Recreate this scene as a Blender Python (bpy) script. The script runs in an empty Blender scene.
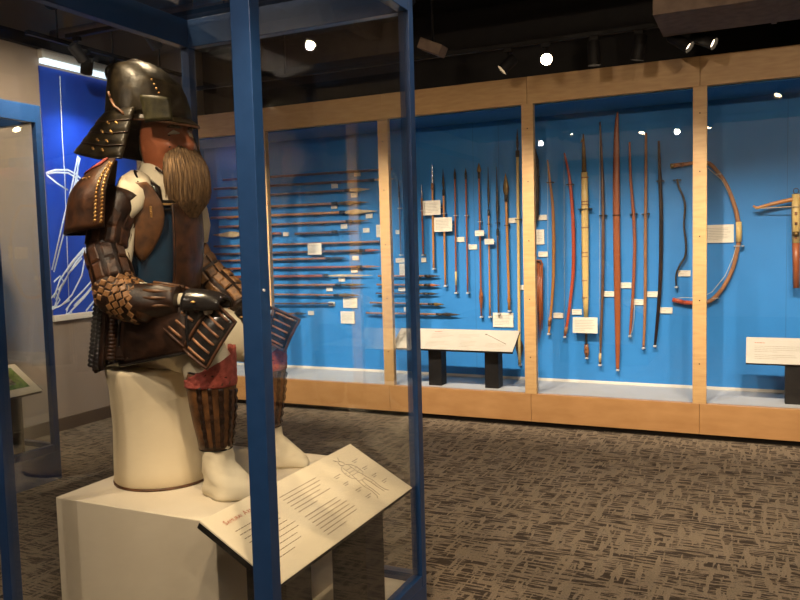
import bpy, bmesh, math, random
from mathutils import Vector, Matrix
random.seed(7)
R=math.radians
sc=bpy.context.scene
COL=sc.collection
sc.view_settings.view_transform='Standard'; sc.view_settings.look='None'; sc.view_settings.gamma=1.0
sc.view_settings.use_curve_mapping=False; sc.view_settings.exposure=0.0
try:
    sc.cycles.transparent_max_bounces=32; sc.cycles.max_bounces=8; sc.cycles.glossy_bounces=5
    sc.cycles.sample_clamp_indirect=6.0; sc.cycles.caustics_reflective=False
except Exception: pass
# ------------------------------------------------------------------ camera (solved from the photo's straight lines)
F=765.676; YAW,PITCH,ROLL=0.436604,0.072654,-0.026277
EYE=Vector((0,0,1.45))
fw=Vector((-math.sin(YAW)*math.cos(PITCH),math.cos(YAW)*math.cos(PITCH),-math.sin(PITCH)))
r0=Vector((math.cos(YAW),math.sin(YAW),0)); u0=r0.cross(fw)
cr=math.cos(ROLL)*r0+math.sin(ROLL)*u0; cu=-math.sin(ROLL)*r0+math.cos(ROLL)*u0
cd=bpy.data.cameras.new('camera'); cam=bpy.data.objects.new('camera',cd); COL.objects.link(cam)
cd.sensor_width=36; cd.lens=F*36/800; cd.clip_start=.02; cd.clip_end=60
M=Matrix((cr,cu,-fw)).transposed().to_4x4(); M.translation=EYE; cam.matrix_world=M
sc.camera=cam
def Q(x,y,ax,val):
    """world point on the plane axis=val seen at photo pixel x,y (survey of the photo)"""
    d=(x-400)/F*cr-(y-300)/F*cu+fw
    i='XYZ'.index(ax); t=(val-EYE[i])/d[i]
    return EYE+t*d
YW=5.754; YB=6.345; ZS=.2636; ZT=2.483; ZH=2.686      # case face, case back, sill, opening top, header top
XL=-5.15; XR=4.2; YN=-3.4; ZC=3.45
# ------------------------------------------------------------------ materials
def nd(nt,t,**k):
    n=nt.nodes.new(t)
    for a,b in k.items():
        if a=='loc': continue
        if a.startswith('i_'):
            n.inputs[a[2:].replace('_',' ')].default_value=b
        else: setattr(n,a,b)
    return n
def mat(name,c1,c2=None,rough=.6,scale=20,metal=0,bump=0,stretch=(1,1,1),spec=.5,detail=4,lo=.35,hi=.65,coat=0,bscale=None,emit=None,es=0):
    m=bpy.data.materials.new(name); m.use_nodes=True; nt=m.node_tree; b=nt.nodes['Principled BSDF']; L=nt.links.new
    b.inputs['Roughness'].default_value=rough; b.inputs['Metallic'].default_value=metal
    b.inputs['Specular IOR Level'].default_value=spec; b.inputs['Coat Weight'].default_value=coat
    b.inputs['Coat Roughness'].default_value=.15
    tc=nd(nt,'ShaderNodeTexCoord'); mp=nd(nt,'ShaderNodeMapping'); mp.inputs['Scale'].default_value=stretch
    L(tc.outputs['Object'],mp.inputs['Vector'])
    no=nd(nt,'ShaderNodeTexNoise'); no.inputs['Scale'].default_value=scale; no.inputs['Detail'].default_value=detail
    L(mp.outputs[0],no.inputs['Vector'])
    cr_=nd(nt,'ShaderNodeValToRGB'); e=cr_.color_ramp.elements
    e[0].position=lo; e[1].position=hi; e[0].color=(*c1,1); e[1].color=(*(c2 or c1),1)
    L(no.outputs['Fac'],cr_.inputs[0]); L(cr_.outputs[0],b.inputs['Base Color'])
    if bump:
        bp=nd(nt,'ShaderNodeBump'); bp.inputs['Strength'].default_value=bump; bp.inputs['Distance'].default_value=.004
        src=no
        if bscale:
            src=nd(nt,'ShaderNodeTexNoise'); src.inputs['Scale'].default_value=bscale; L(mp.outputs[0],src.inputs['Vector'])
        L(src.outputs['Fac'],bp.inputs['Height']); L(bp.outputs[0],b.inputs['Normal'])
    if emit:
        b.inputs['Emission Color'].default_value=(*emit,1); b.inputs['Emission Strength'].default_value=es
    return m
Mt={}
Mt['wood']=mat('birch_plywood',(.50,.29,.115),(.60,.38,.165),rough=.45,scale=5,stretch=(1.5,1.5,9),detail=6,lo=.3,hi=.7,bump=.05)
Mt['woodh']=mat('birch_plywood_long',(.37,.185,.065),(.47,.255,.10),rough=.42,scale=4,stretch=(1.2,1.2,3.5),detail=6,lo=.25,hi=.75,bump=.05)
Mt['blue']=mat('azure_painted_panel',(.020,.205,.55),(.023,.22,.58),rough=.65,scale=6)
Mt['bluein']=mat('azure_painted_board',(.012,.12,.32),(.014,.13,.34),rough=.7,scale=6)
Mt['frame']=mat('blue_lacquered_steel',(.007,.032,.105),(.009,.037,.118),rough=.33,scale=30)
Mt['white']=mat('warm_white_paint',(.72,.68,.60),(.76,.72,.64),rough=.7,scale=8)
Mt['sill']=mat('grey_white_laminate',(.44,.43,.42),(.47,.46,.45),rough=.55,scale=8)
Mt['taupe']=mat('taupe_wall_paint',(.30,.245,.20),(.32,.26,.215),rough=.8,scale=4)
Mt['base']=mat('brown_vinyl_base',(.075,.05,.035),(.085,.058,.04),rough=.6,scale=8)
Mt['black']=mat('matte_black_paint',(.012,.010,.009),(.016,.013,.012),rough=.75,scale=12)
Mt['ceil']=mat('black_sprayed_ceiling',(.012,.009,.008),(.022,.017,.014),rough=.9,scale=3,bump=.3)
Mt['duct']=mat('dark_duct_metal',(.13,.095,.08),(.17,.125,.10),rough=.85,scale=18,spec=.1)
Mt['blk']=mat('black_powder_coat',(.007,.006,.006),(.010,.009,.009),rough=.6,spec=.25,scale=20)
Mt['paper']=mat('cream_card_stock',(.78,.71,.58),(.81,.74,.61),rough=.7,scale=30)
Mt['panelp']=mat('cream_printed_panel',(.74,.66,.50),(.77,.69,.53),rough=.55,scale=12)
Mt['panelc']=mat('grey_beige_printed_panel',(.50,.44,.36),(.53,.47,.385),rough=.55,scale=12)
Mt['ink']=mat('grey_brown_ink',(.10,.07,.05),(.13,.09,.065),rough=.8,scale=30)
Mt['inkl']=mat('pale_grey_ink',(.33,.28,.22),(.38,.32,.25),rough=.8,scale=30)
Mt['inkr']=mat('red_brown_ink',(.42,.09,.04),(.46,.11,.05),rough=.8,scale=30)
Mt['peg']=mat('clear_grey_mount',(.45,.44,.42),(.6,.58,.55),rough=.3,scale=60)
Mt['pegd']=mat('dark_steel_mount',(.03,.025,.02),(.06,.05,.04),rough=.4,metal=.6,scale=60)
Mt['banner']=mat('royal_blue_print',(.008,.045,.42),(.014,.075,.54),rough=.45,scale=1.2,stretch=(1,3,.4))
Mt['chalk_and_reflection']=mat('white_sketch_and_reflection',(.62,.75,.88),(.8,.88,.95),rough=.5,scale=60)
Mt['alu']=mat('brushed_aluminium',(.6,.62,.64),(.75,.77,.8),rough=.3,metal=.3,scale=40)
def woodm(n,a,b,rough=.45,sc_=25,st=(8,8,1),coat=.0): return mat(n,a,b,rough=rough,scale=sc_,stretch=st,coat=coat,lo=.3,hi=.7)
Mt['brown']=woodm('brown_shaft_wood',(.22,.095,.035),(.42,.19,.08))
Mt['dark']=woodm('dark_shaft_wood',(.07,.032,.016),(.18,.085,.04))
Mt['red']=woodm('red_lacquered_wood',(.38,.05,.018),(.50,.085,.03),rough=.3)
Mt['orange']=woodm('orange_yew_wood',(.42,.16,.035),(.55,.24,.06),rough=.35)
Mt['yellow']=woodm('yellow_bamboo',(.60,.40,.13),(.74,.52,.20),rough=.4)
Mt['mahog']=woodm('red_brown_wood',(.25,.062,.018),(.36,.10,.03),rough=.35)
Mt['bronze']=mat('aged_bronze_blade',(.10,.055,.012),(.22,.13,.035),rough=.45,metal=.5,scale=25)
Mt['pale']=mat('pale_bone_blade',(.48,.34,.16),(.66,.50,.27),rough=.5,scale=18)
Mt['iron']=mat('dark_iron_blade',(.02,.015,.012),(.07,.05,.035),rough=.45,metal=.4,scale=30)
Mt['steel']=mat('polished_steel_blade',(.45,.52,.58),(.62,.68,.72),rough=.25,metal=.8,scale=20)
Mt['horn']=mat('mottled_horn',(.05,.02,.01),(.45,.17,.05),rough=.35,scale=45)
Mt['hornyel']=mat('olive_horn_tip',(.12,.09,.02),(.25,.18,.04),rough=.4,scale=35)
Mt['string']=mat('pale_bowstring',(.5,.5,.48),(.6,.6,.58),rough=.6,scale=60)
Mt['cream']=mat('cream_cotton',(.58,.51,.37),(.68,.61,.46),rough=.85,scale=9,bump=.25)
Mt['drum']=mat('cream_fabric_cover',(.66,.56,.39),(.72,.62,.44),rough=.8,scale=5,bump=.06,bscale=200)
Mt['ped']=mat('painted_pedestal',(.62,.55,.43),(.65,.58,.46),rough=.6,scale=8)
Mt['leather']=mat('brown_lacquered_leather',(.020,.008,.004),(.075,.028,.011),rough=.42,scale=30,bump=.8,spec=.28,detail=8)
Mt['leathl']=mat('tan_tooled_leather',(.045,.019,.008),(.14,.060,.021),rough=.42,scale=26,bump=.5,spec=.35,detail=8)
Mt['leathd']=mat('dark_lacquered_leather',(.008,.004,.003),(.032,.014,.008),rough=.42,scale=30,bump=.7,spec=.25,detail=8)
Mt['tan']=mat('tan_leather_scales',(.13,.058,.019),(.32,.155,.055),rough=.45,scale=30,bump=.2)
Mt['lacq']=mat('black_lacquer',(.006,.006,.007),(.014,.011,.010),rough=.2,scale=20,coat=.2,spec=.35)
Mt['lacq_reflection']=mat('lacquer_with_blue_reflection',(.012,.03,.06),(.02,.05,.09),rough=.2,scale=10,coat=.5)  # dark cuirass lacquer, blue reflection of the background put into its colour
Mt['helm']=mat('blackened_iron_helmet',(.006,.0045,.003),(.022,.016,.008),rough=.36,scale=30,bump=.5,spec=.12)
Mt['helmg']=mat('olive_printed_leather',(.013,.012,.005),(.042,.036,.015),rough=.45,scale=35,spec=.15,bump=.4)
Mt['gold']=mat('worn_gilt_metal',(.28,.13,.03),(.62,.38,.13),rough=.4,metal=.6,scale=50)
Mt['copper']=mat('copper_lacing',(.10,.038,.014),(.24,.10,.036),rough=.5,scale=50)
Mt['redcl']=mat('red_quilted_cloth',(.20,.032,.024),(.38,.08,.06),rough=.9,scale=45,bump=.8)
Mt['mask']=mat('red_brown_mask_leather',(.33,.095,.038),(.46,.145,.06),rough=.42,scale=9,coat=.15)
Mt['hair']=mat('tawny_horse_hair',(.07,.036,.014),(.22,.125,.048),rough=.7,scale=30,stretch=(5,5,.6),bump=.3)
Mt['rubber']=mat('grey_plinth_vinyl',(.05,.05,.055),(.06,.06,.065),rough=.6,scale=20)
Mt['grass']=mat('photo_green_print',(.05,.14,.015),(.16,.30,.05),rough=.5,scale=40)
Mt['photod']=mat('photo_dark_print',(.02,.02,.018),(.35,.32,.25),rough=.5,scale=50)
Mt['lens']=mat('lamp_lens_glow',(1,.85,.6),(1,.85,.6),rough=.3,scale=1,emit=(1,.74,.42),es=60)
Mt['lensd']=mat('dim_lamp_lens',(1,.85,.6),(1,.85,.6),rough=.3,scale=1,emit=(1,.80,.55),es=7)
Mt['tube']=mat('fluorescent_diffuser',(.9,.9,.9),(.9,.9,.9),rough=.4,scale=1,emit=(.78,.92,1.0),es=1.6)
def glass(name,tint,refl=1.0):
    m=bpy.data.materials.new(name); m.use_nodes=True; nt=m.node_tree; nt.nodes.clear(); L=nt.links.new
    out=nd(nt,'ShaderNodeOutputMaterial'); mix=nd(nt,'ShaderNodeMixShader'); tr=nd(nt,'ShaderNodeBsdfTransparent'); gl=nd(nt,'ShaderNodeBsdfGlossy')
    tr.inputs[0].default_value=(*tint,1); gl.inputs['Roughness'].default_value=0.0; gl.inputs[0].default_value=(1,1,1,1)
    g=nd(nt,'ShaderNodeNewGeometry'); dt=nd(nt,'ShaderNodeVectorMath',operation='DOT_PRODUCT'); L(g.outputs['Incoming'],dt.inputs[0]); L(g.outputs['Normal'],dt.inputs[1])
    ab=nd(nt,'ShaderNodeMath',operation='ABSOLUTE'); L(dt.outputs['Value'],ab.inputs[0])
    om=nd(nt,'ShaderNodeMath',operation='SUBTRACT'); om.inputs[0].default_value=1; L(ab.outputs[0],om.inputs[1])
    pw=nd(nt,'ShaderNodeMath',operation='POWER'); L(om.outputs[0],pw.inputs[0]); pw.inputs[1].default_value=5
    ma=nd(nt,'ShaderNodeMath',operation='MULTIPLY_ADD'); L(pw.outputs[0],ma.inputs[0]); ma.inputs[1].default_value=.96*refl; ma.inputs[2].default_value=.043*refl
    L(ma.outputs[0],mix.inputs[0]); L(tr.outputs[0],mix.inputs[1]); L(gl.outputs[0],mix.inputs[2]); L(mix.outputs[0],out.inputs[0])
    return m
Mt['glass']=glass('clear_glass',(.975,.985,.985))
Mt['cglass']=glass('case_glass',(.985,.99,.99),.9)
# carpet
def carpet():
    m=bpy.data.materials.new('patterned_carpet'); m.use_nodes=True; nt=m.node_tree; b=nt.nodes['Principled BSDF']; L=nt.links.new
    b.inputs['Roughness'].default_value=.95; b.inputs['Specular IOR Level'].default_value=.1
    tc=nd(nt,'ShaderNodeTexCoord')
    def noise(scl,st,det=2,rot=0,dis=0):
        mp=nd(nt,'ShaderNodeMapping'); mp.inputs['Scale'].default_value=st; mp.inputs['Rotation'].default_value=(0,0,rot)
        L(tc.outputs['Object'],mp.inputs[0]); n=nd(nt,'ShaderNodeTexNoise'); n.inputs['Scale'].default_value=scl; n.inputs['Detail'].default_value=det; n.inputs['Distortion'].default_value=dis
        L(mp.outputs[0],n.inputs['Vector']); return n.outputs['Fac']
    def ramp(f,a,c,ca=(0,0,0,1),cb=(1,1,1,1)):
        r=nd(nt,'ShaderNodeValToRGB'); e=r.color_ramp.elements; e[0].position=a; e[1].position=c; e[0].color=ca; e[1].color=cb; L(f,r.inputs[0]); return r.outputs[0]
    def mixc(f,a,c):
        x=nd(nt,'ShaderNodeMix',data_type='RGBA'); 
        if isinstance(f,float): x.inputs[0].default_value=f
        else: L(f,x.inputs[0])
        for s,v in ((6,a),(7,c)):
            if isinstance(v,tuple): x.inputs[s].default_value=v
            else: L(v,x.inputs[s])
        return x.outputs[2]
    dash=ramp(noise(10,(.8,7,1),2,0.0),.47,.51)        # thin dashes running along the wall
    def band(f,w):
        a=nd(nt,'ShaderNodeMath',operation='SUBTRACT'); L(f,a.inputs[0]); a.inputs[1].default_value=.5
        b_=nd(nt,'ShaderNodeMath',operation='ABSOLUTE'); L(a.outputs[0],b_.inputs[0]); return ramp(b_.outputs[0],w,w*1.9,(1,1,1,1),(0,0,0,1))
    gaps=ramp(noise(11,(3.0,.50,1),2,0.12,.1),.555,.585)      # pale streaks crossing them
    gaps2=ramp(noise(10,(2.9,.50,1),2,-0.4,.1),.60,.63)
    c=mixc(dash,(.050,.038,.028,1),(.205,.162,.115,1))
    c=mixc(gaps,c,(.215,.17,.12,1)); c=mixc(gaps2,c,(.20,.16,.113,1))
    fine=noise(160,(1,1,1),2)
    hue=ramp(noise(1.1,(1,1,1),1),.4,.6)
    c2=mixc(hue,c,c)
    sp=ramp(fine,.3,.7,(.72,.72,.72,1),(1.22,1.22,1.22,1))
    mu=nd(nt,'ShaderNodeMix',data_type='RGBA',blend_type='MULTIPLY'); mu.inputs[0].default_value=1; L(c2,mu.inputs[6]); L(sp,mu.inputs[7])
    L(mu.outputs[2],b.inputs['Base Color'])
    bp=nd(nt,'ShaderNodeBump'); bp.inputs['Strength'].default_value=.5; bp.inputs['Distance'].default_value=.004; L(fine,bp.inputs['Height']); L(bp.outputs[0],b.inputs['Normal'])
    return m
Mt['carpet']=carpet()
# ------------------------------------------------------------------ mesh builder
class MB:
    def __init__(s): s.v=[]; s.f=[]; s.sm=[]
    def add(s,vs,fs,smooth=False):
        o=len(s.v); s.v+= [Vector(v) for v in vs]; s.f+=[tuple(i+o for i in f) for f in fs]; s.sm+=[smooth]*len(fs); return s
    def box(s,a,b,mtx=None,bev=0):
        x0,y0,z0=[min(p,q) for p,q in zip(a,b)]; x1,y1,z1=[max(p,q) for p,q in zip(a,b)]
        if bev:
            bm=bmesh.new(); bmesh.ops.create_cube(bm,size=1)
            for v in bm.verts: v.co=Vector(((x0+x1)/2+v.co.x*(x1-x0),(y0+y1)/2+v.co.y*(y1-y0),(z0+z1)/2+v.co.z*(z1-z0)))
            bmesh.ops.bevel(bm,geom=bm.edges[:],offset=bev,segments=2,affect='EDGES',profile=.5)
            bm.verts.index_update(); vs=[v.co.copy() for v in bm.verts]; fs=[[v.index for v in f.verts] for f in bm.faces]; bm.free()
        else:
            vs=[Vector(p) for p in ((x0,y0,z0),(x1,y0,z0),(x1,y1,z0),(x0,y1,z0),(x0,y0,z1),(x1,y0,z1),(x1,y1,z1),(x0,y1,z1))]
            fs=[(0,3,2,1),(4,5,6,7),(0,1,5,4),(1,2,6,5),(2,3,7,6),(3,0,4,7)]
        if mtx: vs=[mtx@v for v in vs]
        return s.add(vs,fs)
    def tube(s,pts,rad,n=8,flat=1.0,up=None,cap=True):
        """tube along pts, rad scalar or list; flat = ratio of thickness along 'up' axis"""
        pts=[Vector(p) for p in pts]; k=len(pts)
        if not isinstance(rad,(list,tuple)): rad=[rad]*k
        up=Vector(up) if up else None; vs=[]; prev=None
        for i,p in enumerate(pts):
            t=(pts[min(i+1,k-1)]-pts[max(i-1,0)]).normalized()
            if up is not None: a=up
            else: a=prev if prev is not None else (Vector((0,0,1)) if abs(t.z)<.9 else Vector((1,0,0)))
            b=t.cross(a); b=b.normalized() if b.length>1e-6 else Vector((1,0,0)); a2=b.cross(t).normalized(); prev=a2
            for j in range(n):
                an=2*math.pi*j/n; vs.append(p+b*math.cos(an)*rad[i]+a2*math.sin(an)*rad[i]*flat)
        fs=[]
        for i in range(k-1):
            for j in range(n): fs.append((i*n+j,i*n+(j+1)%n,(i+1)*n+(j+1)%n,(i+1)*n+j))
        s.add(vs,fs,True)
        if cap:
            o=len(s.v)-len(vs); s.f.append(tuple(o+j for j in reversed(range(n)))); s.f.append(tuple(o+(k-1)*n+j for j in range(n))); s.sm+=[False,False]
        return s
    def loft(s,rings,cap=True,smooth=True):
        """rings: equal-length lists of points"""
        n=len(rings[0]); vs=[p for r in rings for p in r]; fs=[]
        for i in range(len(rings)-1):
            for j in range(n): fs.append((i*n+j,i*n+(j+1)%n,(i+1)*n+(j+1)%n,(i+1)*n+j))
        s.add(vs,fs,smooth)
        if cap:
            o=len(s.v)-len(vs); s.f.append(tuple(o+j for j in reversed(range(n)))); s.f.append(tuple(o+(len(rings)-1)*n+j for j in range(n))); s.sm+=[False,False]
        return s
    def patch(s,fn,nu,nv,th=.006,smooth=True):
        """fn(u,v)->point, thick open sheet"""
        g=[[Vector(fn(i/nu,j/nv)) for j in range(nv+1)] for i in range(nu+1)]
        N=[[None]*(nv+1) for _ in range(nu+1)]
        for i in range(nu+1):
            for j in range(nv+1):
                du=g[min(i+1,nu)][j]-g[max(i-1,0)][j]; dv=g[i][min(j+1,nv)]-g[i][max(j-1,0)]
                c=du.cross(dv); N[i][j]=c.normalized() if c.length>1e-9 else Vector((0,0,1))
        A=[g[i][j] for i in range(nu+1) for j in range(nv+1)]; B=[g[i][j]-N[i][j]*th for i in range(nu+1) for j in range(nv+1)]
        w=nv+1; K=len(A); fs=[]
        for i in range(nu):
            for j in range(nv):
                a=i*w+j; fs.append((a,a+w,a+w+1,a+1)); fs.append((K+a,K+a+1,K+a+w+1,K+a+w))
        for i in range(nu):
            a=i*w; fs.append((a,K+a,K+a+w,a+w)); a=i*w+nv; fs.append((a,a+w,K+a+w,K+a))
        for j in range(nv):
            a=j; fs.append((a,a+1,K+a+1,K+a)); a=nu*w+j; fs.append((a,K+a,K+a+1,a+1))
        return s.add(A+B,fs,smooth)
    def ball(s,c,r,n=10,m=6):
        c=Vector(c); r=r if isinstance(r,(tuple,list)) else (r,r,r)
        rings=[]
        for i in range(m+1):
            th=math.pi*(i+.001)/(m+.002); rings.append([c+Vector((r[0]*math.sin(th)*math.cos(2*math.pi*j/n),r[1]*math.sin(th)*math.sin(2*math.pi*j/n),-r[2]*math.cos(th))) for j in range(n)])
        return s.loft(rings,True)
    def build(s,name,m,parent=None,origin=None):
        me=bpy.data.meshes.new(name)
        if parent is not None:
            o_=Vector(parent['_o']); s_rel=[v-o_ for v in s.v]
        else:
            o_=Vector(origin) if origin is not None else None
            if o_ is None:
                o_=Vector((sum(v.x for v in s.v)/len(s.v),sum(v.y for v in s.v)/len(s.v),min(v.z for v in s.v)))
            s_rel=[v-o_ for v in s.v]
        me.from_pydata(s_rel,[],s.f); me.polygons.foreach_set('use_smooth',s.sm)
        me.materials.append(Mt[m] if isinstance(m,str) else m); me.update()
        bm=bmesh.new(); bm.from_mesh(me); bmesh.ops.recalc_face_normals(bm,faces=bm.faces[:]); bm.to_mesh(me); bm.free()
        o=bpy.data.objects.new(name,me); COL.objects.link(o)
        if parent is not None: o.parent=parent; o['_o']=parent['_o']
        else: o.location=o_; o['_o']=tuple(o_)
        return o
def tag(o,label=None,cat=None,group=None,kind=None):
    if label: o['label']=label
    if cat: o['category']=cat
    if group: o['group']=group
    if kind: o['kind']=kind
    return o
def thing(name,loc,label,cat,group=None):
    o=bpy.data.objects.new(name,None); COL.objects.link(o); o.location=loc; o.empty_display_size=.05; o['_o']=tuple(loc)
    return tag(o,label,cat,group)
def struct(name,mb,m): 
    o=mb.build(name,m); o['kind']='structure'; return o
def copy_tree(src,loc,rot=None,label=None,group=None):
    def cp(o,par):
        c=o.copy(); COL.objects.link(c)
        if par is not None: c.parent=par
        for ch in [k for k in COL.objects if k.parent==o]: cp(ch,c)
        return c
    r=cp(src,None); r.location=loc; r['_o']=tuple(loc)
    if rot is not None: r.rotation_euler=rot
    if label: r['label']=label
    if group: r['group']=group
    return r
ORD=['first','second','third','fourth','fifth','sixth','seventh','eighth','ninth','tenth','eleventh','twelfth','thirteenth','fourteenth','fifteenth','sixteenth','seventeenth','eighteenth']
Mt['inkm']=mat('soft_brown_ink',(.20,.15,.10),(.24,.18,.12),rough=.8,scale=30)
# ================================================================== ROOM
struct('floor',MB().box((XL-.1,YN-.1,-.08),(XR+.1,YB+.25,0)),'carpet')
struct('ceiling',MB().box((XL-.1,YN-.1,ZC),(XR+.1,YB+.25,ZC+.1)),'ceil')
struct('wall_left',MB().box((XL-.12,YN-.1,0),(XL,YB+.25,ZC)),'taupe')
struct('wall_right',MB().box((XR,YN-.1,0),(XR+.12,YB+.25,ZC)),'taupe')
struct('wall_near',MB().box((XL,YN-.12,0),(XR,YN,ZC)),'taupe')
struct('wall_far',MB().box((XL,YB+.06,0),(XR,YB+.2,ZC)),'black')
struct('baseboard_left',MB().box((XL,YN,0),(XL+.014,YW,.105),bev=.003),'base')
XC0=-4.83   # left end of the built-in case
struct('wall_return',MB().box((XL,YW+.012,0),(XC0,YW+.1,ZC)),'taupe')
struct('baseboard_return',MB().box((XL+.014,YW,0),(XC0,YW+.012,.105)),'base')
# dark ceiling channel along the left wall
struct('trim_1',MB().box((XL,YN,3.06),(XL+.05,YW,3.15)),'black')
# ================================================================== WALL CASE
XC1=3.2
case=thing('wall_display_case',((XC0+XC1)/2,YW,0),'long built-in birch plywood wall case with tall glass fronts and azure interior','display case')
WP=.0915
posts=[-4.0569,-2.8507,-1.6284,-.4068,.815,2.037]
edges=[XC0]+posts+[XC1-WP]
for i,x in enumerate(edges):
    x1=x+WP
    p=MB().box((x,YW,ZS),(x1,YW+.05,ZT),bev=.002).build('post','wood',case)
    for z in (.55,1.0,1.45,1.9,2.3): MB().tube([(x+WP/2,YW-.0015,z),(x+WP/2,YW+.004,z)],.005,8).build('screw_head','pegd',p)
for i in range(len(edges)):
    a=edges[i]+(WP/2 if i else 0); b=edges[i+1]+WP/2 if i+1<len(edges) else XC1
    if i==len(edges)-1: break
    if i==len(edges)-2: b=XC1
    MB().box((a+.001,YW,ZT),(b-.001,YW+.05,ZH),bev=.0015).build('header_panel','wood',case)
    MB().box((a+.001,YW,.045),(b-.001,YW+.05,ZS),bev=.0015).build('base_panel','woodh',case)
    MB().box((edges[i]+WP,YW+.02,ZS),(edges[i+1],YW+.026,ZT)).build('glass_pane','cglass',case)
MB().box((XC0,YW+.06,0),(XC1,YW+.08,.045)).build('toe_kick','black',case)
MB().box((XL+.005,YB,0),(XC1,YB+.03,ZH)).build('back_panel','blue',case)
sm_=MB()
for x in (-4.2,-3.45,-2.23,-2.0,-1.01,.2,.5,1.4): MB().box((x,YB-.0008,ZS+.02),(x+.003,YB+.001,ZT)).build('panel_seam','bluein',case)
MB().box((XL+.005,YW+.11,ZS-.03),(XC0,YB,ZS)).box((XC0,YW+.05,ZS-.03),(XC1,YB,ZS)).build('case_floor','sill',case)
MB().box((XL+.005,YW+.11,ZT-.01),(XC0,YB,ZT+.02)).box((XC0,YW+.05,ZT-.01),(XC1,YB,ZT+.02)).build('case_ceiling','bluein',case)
MB().box((XL+.03,YB-.012,ZS),(XC1,YB,ZS+.022),bev=.002).build('cleat','white',case)
MB().box((XL+.005,YW+.11,ZS),(XL+.025,YB,ZT)).build('end_panel','blue',case)
MB().box((XC1-.02,YW+.05,ZS),(XC1,YB,ZT)).build('end_panel','blue',case)
MB().box((XC0,YW+.03,ZH-.02),(XC1,YB,ZH)).build('top_board','black',case)
# ================================================================== BLUE BANNER ON LEFT WALL
YB0,YB1,ZB0,ZB1=4.40,5.40,.95,2.93
ban=thing('wall_banner',(XL,4.9,ZB0),'tall royal blue graphic panel on the left wall with white sketched weapons','banner')
MB().box((XL,YB0,ZB0),(XL+.012,YB1,ZB1)).build('panel','banner',ban)
def sketch(mb,pts,w=.0075):
    # white lines laid on the panel (y,z pairs)
    P=[Vector((XL+.0125,y,z)) for y,z in pts]
    mb.tube(P,w,6,flat=.2,up=(1,0,0))
def BP(x,y):
    q=Q(x,y,'X',XL+.013); return (q.y,q.z)
lines=MB()
SK=[[(78,156),(72,186),(63,222),(52,270)],[(80,158),(74,188),(66,225),(54,272)],[(79,157),(76,190),(68,222)],
 [(46,173),(55,170),(68,170),(76,174),(84,182),(88,190)],[(46,174),(56,172.5),(68,173),(75,177),(84,187)],[(47,175),(58,184),(68,190)],
 [(84,248),(72,262),(60,280),(54,298)],[(86,250),(76,262),(64,282),(56,300)],[(86,252),(82,275),(72,295),(62,305)],[(82,258),(70,272),(60,290),(55,306)],[(88,246),(78,256),(66,272)],
 [(96,276),(84,290),(72,302),(66,310)],[(98,280),(86,294),(74,306)],[(95,284),(84,298),(70,312)],[(94,301),(90,306),(86,311)],[(97,303),(92,309)],
 [(50,300),(56,292),(60,300),(56,306),(50,308)],[(54,282),(60,276),(64,282),(58,290)],[(50,310),(60,306),(70,300)],[(68,308),(66,314),(72,312)]]
for s_ in SK: sketch(lines,[BP(*q) for q in s_])
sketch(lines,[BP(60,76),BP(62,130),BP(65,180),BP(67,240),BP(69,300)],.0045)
# pale line above is a glass reflection drawn onto the banner
lines.build('white_drawing_and_reflection','chalk_and_reflection',ban)
MB().box((XL,YB0-.01,ZB0-.05),(XL+.03,YB1+.01,ZB0),bev=.003).build('bottom_rail','white',ban)
# strip light above
st=thing('strip_light',(XL,4.75,2.95),'white linear strip light mounted above the blue banner','light fixture')
MB().box((XL,YB0,2.985),(XL+.05,YB1,3.06),bev=.004).build('housing','white',st)
MB().box((XL+.005,YB0+.005,2.95),(XL+.07,YB1-.01,2.985),bev=.004).build('diffuser','tube',st)
# ================================================================== VITRINES
def vitrine(x0,x1,y0,y1,wide,label,group=None):
    v=thing('glass_vitrine',((x0+x1)/2,(y0+y1)/2,0),label,'display case',group)
    s=.040; zb=.20; zt=2.262; zz=2.37
    MB().box((x0,y0,0),(x1,y1,zb-.012),bev=.003).build('base','frame',v)
    MB().box((x0+s+.001,y0+s+.001,zb-.012),(x1-s-.001,y1-s-.001,zb)).build('deck','ped',v)
    for (a,b,w,d) in ((x0,y0,s,s),(x0,y1-s,s,s),(x1-s,y1-s,s,s),(x1-(wide or s),y0,(wide or s),s)):
        p=MB().box((a,b,zb-.012),(a+w,b+d,zz),bev=.002).build('corner_post','frame',v)
        if wide and w==wide:
            MB().tube([(x1-.001,y0+.013,1.345),(x1+.003,y0+.013,1.345)],.0035,10).build('lock','alu',p)
    g=.001; w2=wide or s
    for (za,zc_,n) in ((zb-.012,zb+.03,'bottom_rail'),(zt,zz,'top_rail')):
        MB().box((x0+s+g,y0,za),(x1-w2-g,y0+s,zc_),bev=.002).build(n,'frame',v)
        MB().box((x0+s+g,y1-s,za),(x1-s-g,y1,zc_),bev=.002).build(n,'frame',v)
        MB().box((x0,y0+s+g,za),(x0+s,y1-s-g,zc_),bev=.002).build(n,'frame',v)
        MB().box((x1-s,y0+s+g,za),(x1,y1-s-g,zc_),bev=.002).build(n,'frame',v)
    z0,z1=zb+.03,zt
    MB().box((x0+s,y0+.010,z0),(x1-w2,y0+.016,z1)).build('glass_pane','glass',v)
    MB().box((x0+s,y1-.016,z0),(x1-s,y1-.010,z1)).build('glass_pane','glass',v)
    MB().box((x0+.010,y0+s,z0),(x0+.016,y1-s,z1)).build('glass_pane','glass',v)
    MB().box((x1-.016,y0+s,z0),(x1-.010,y1-s,z1)).build('glass_pane','glass',v)
    MB().box((x0+s,y0+s,zz-.03),(x1-s,y1-s,zz-.022)).build('glass_roof','glass',v)
    return v
VX0,VX1,VY0,VY1=-2.12,-1.108,1.563,2.545
vitrine(VX0,VX1,VY0,VY1,.058,'tall blue-framed glass vitrine enclosing the seated samurai armor')
W0,W1,V0,V1=-5.08,-4.062,2.485,3.468
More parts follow.
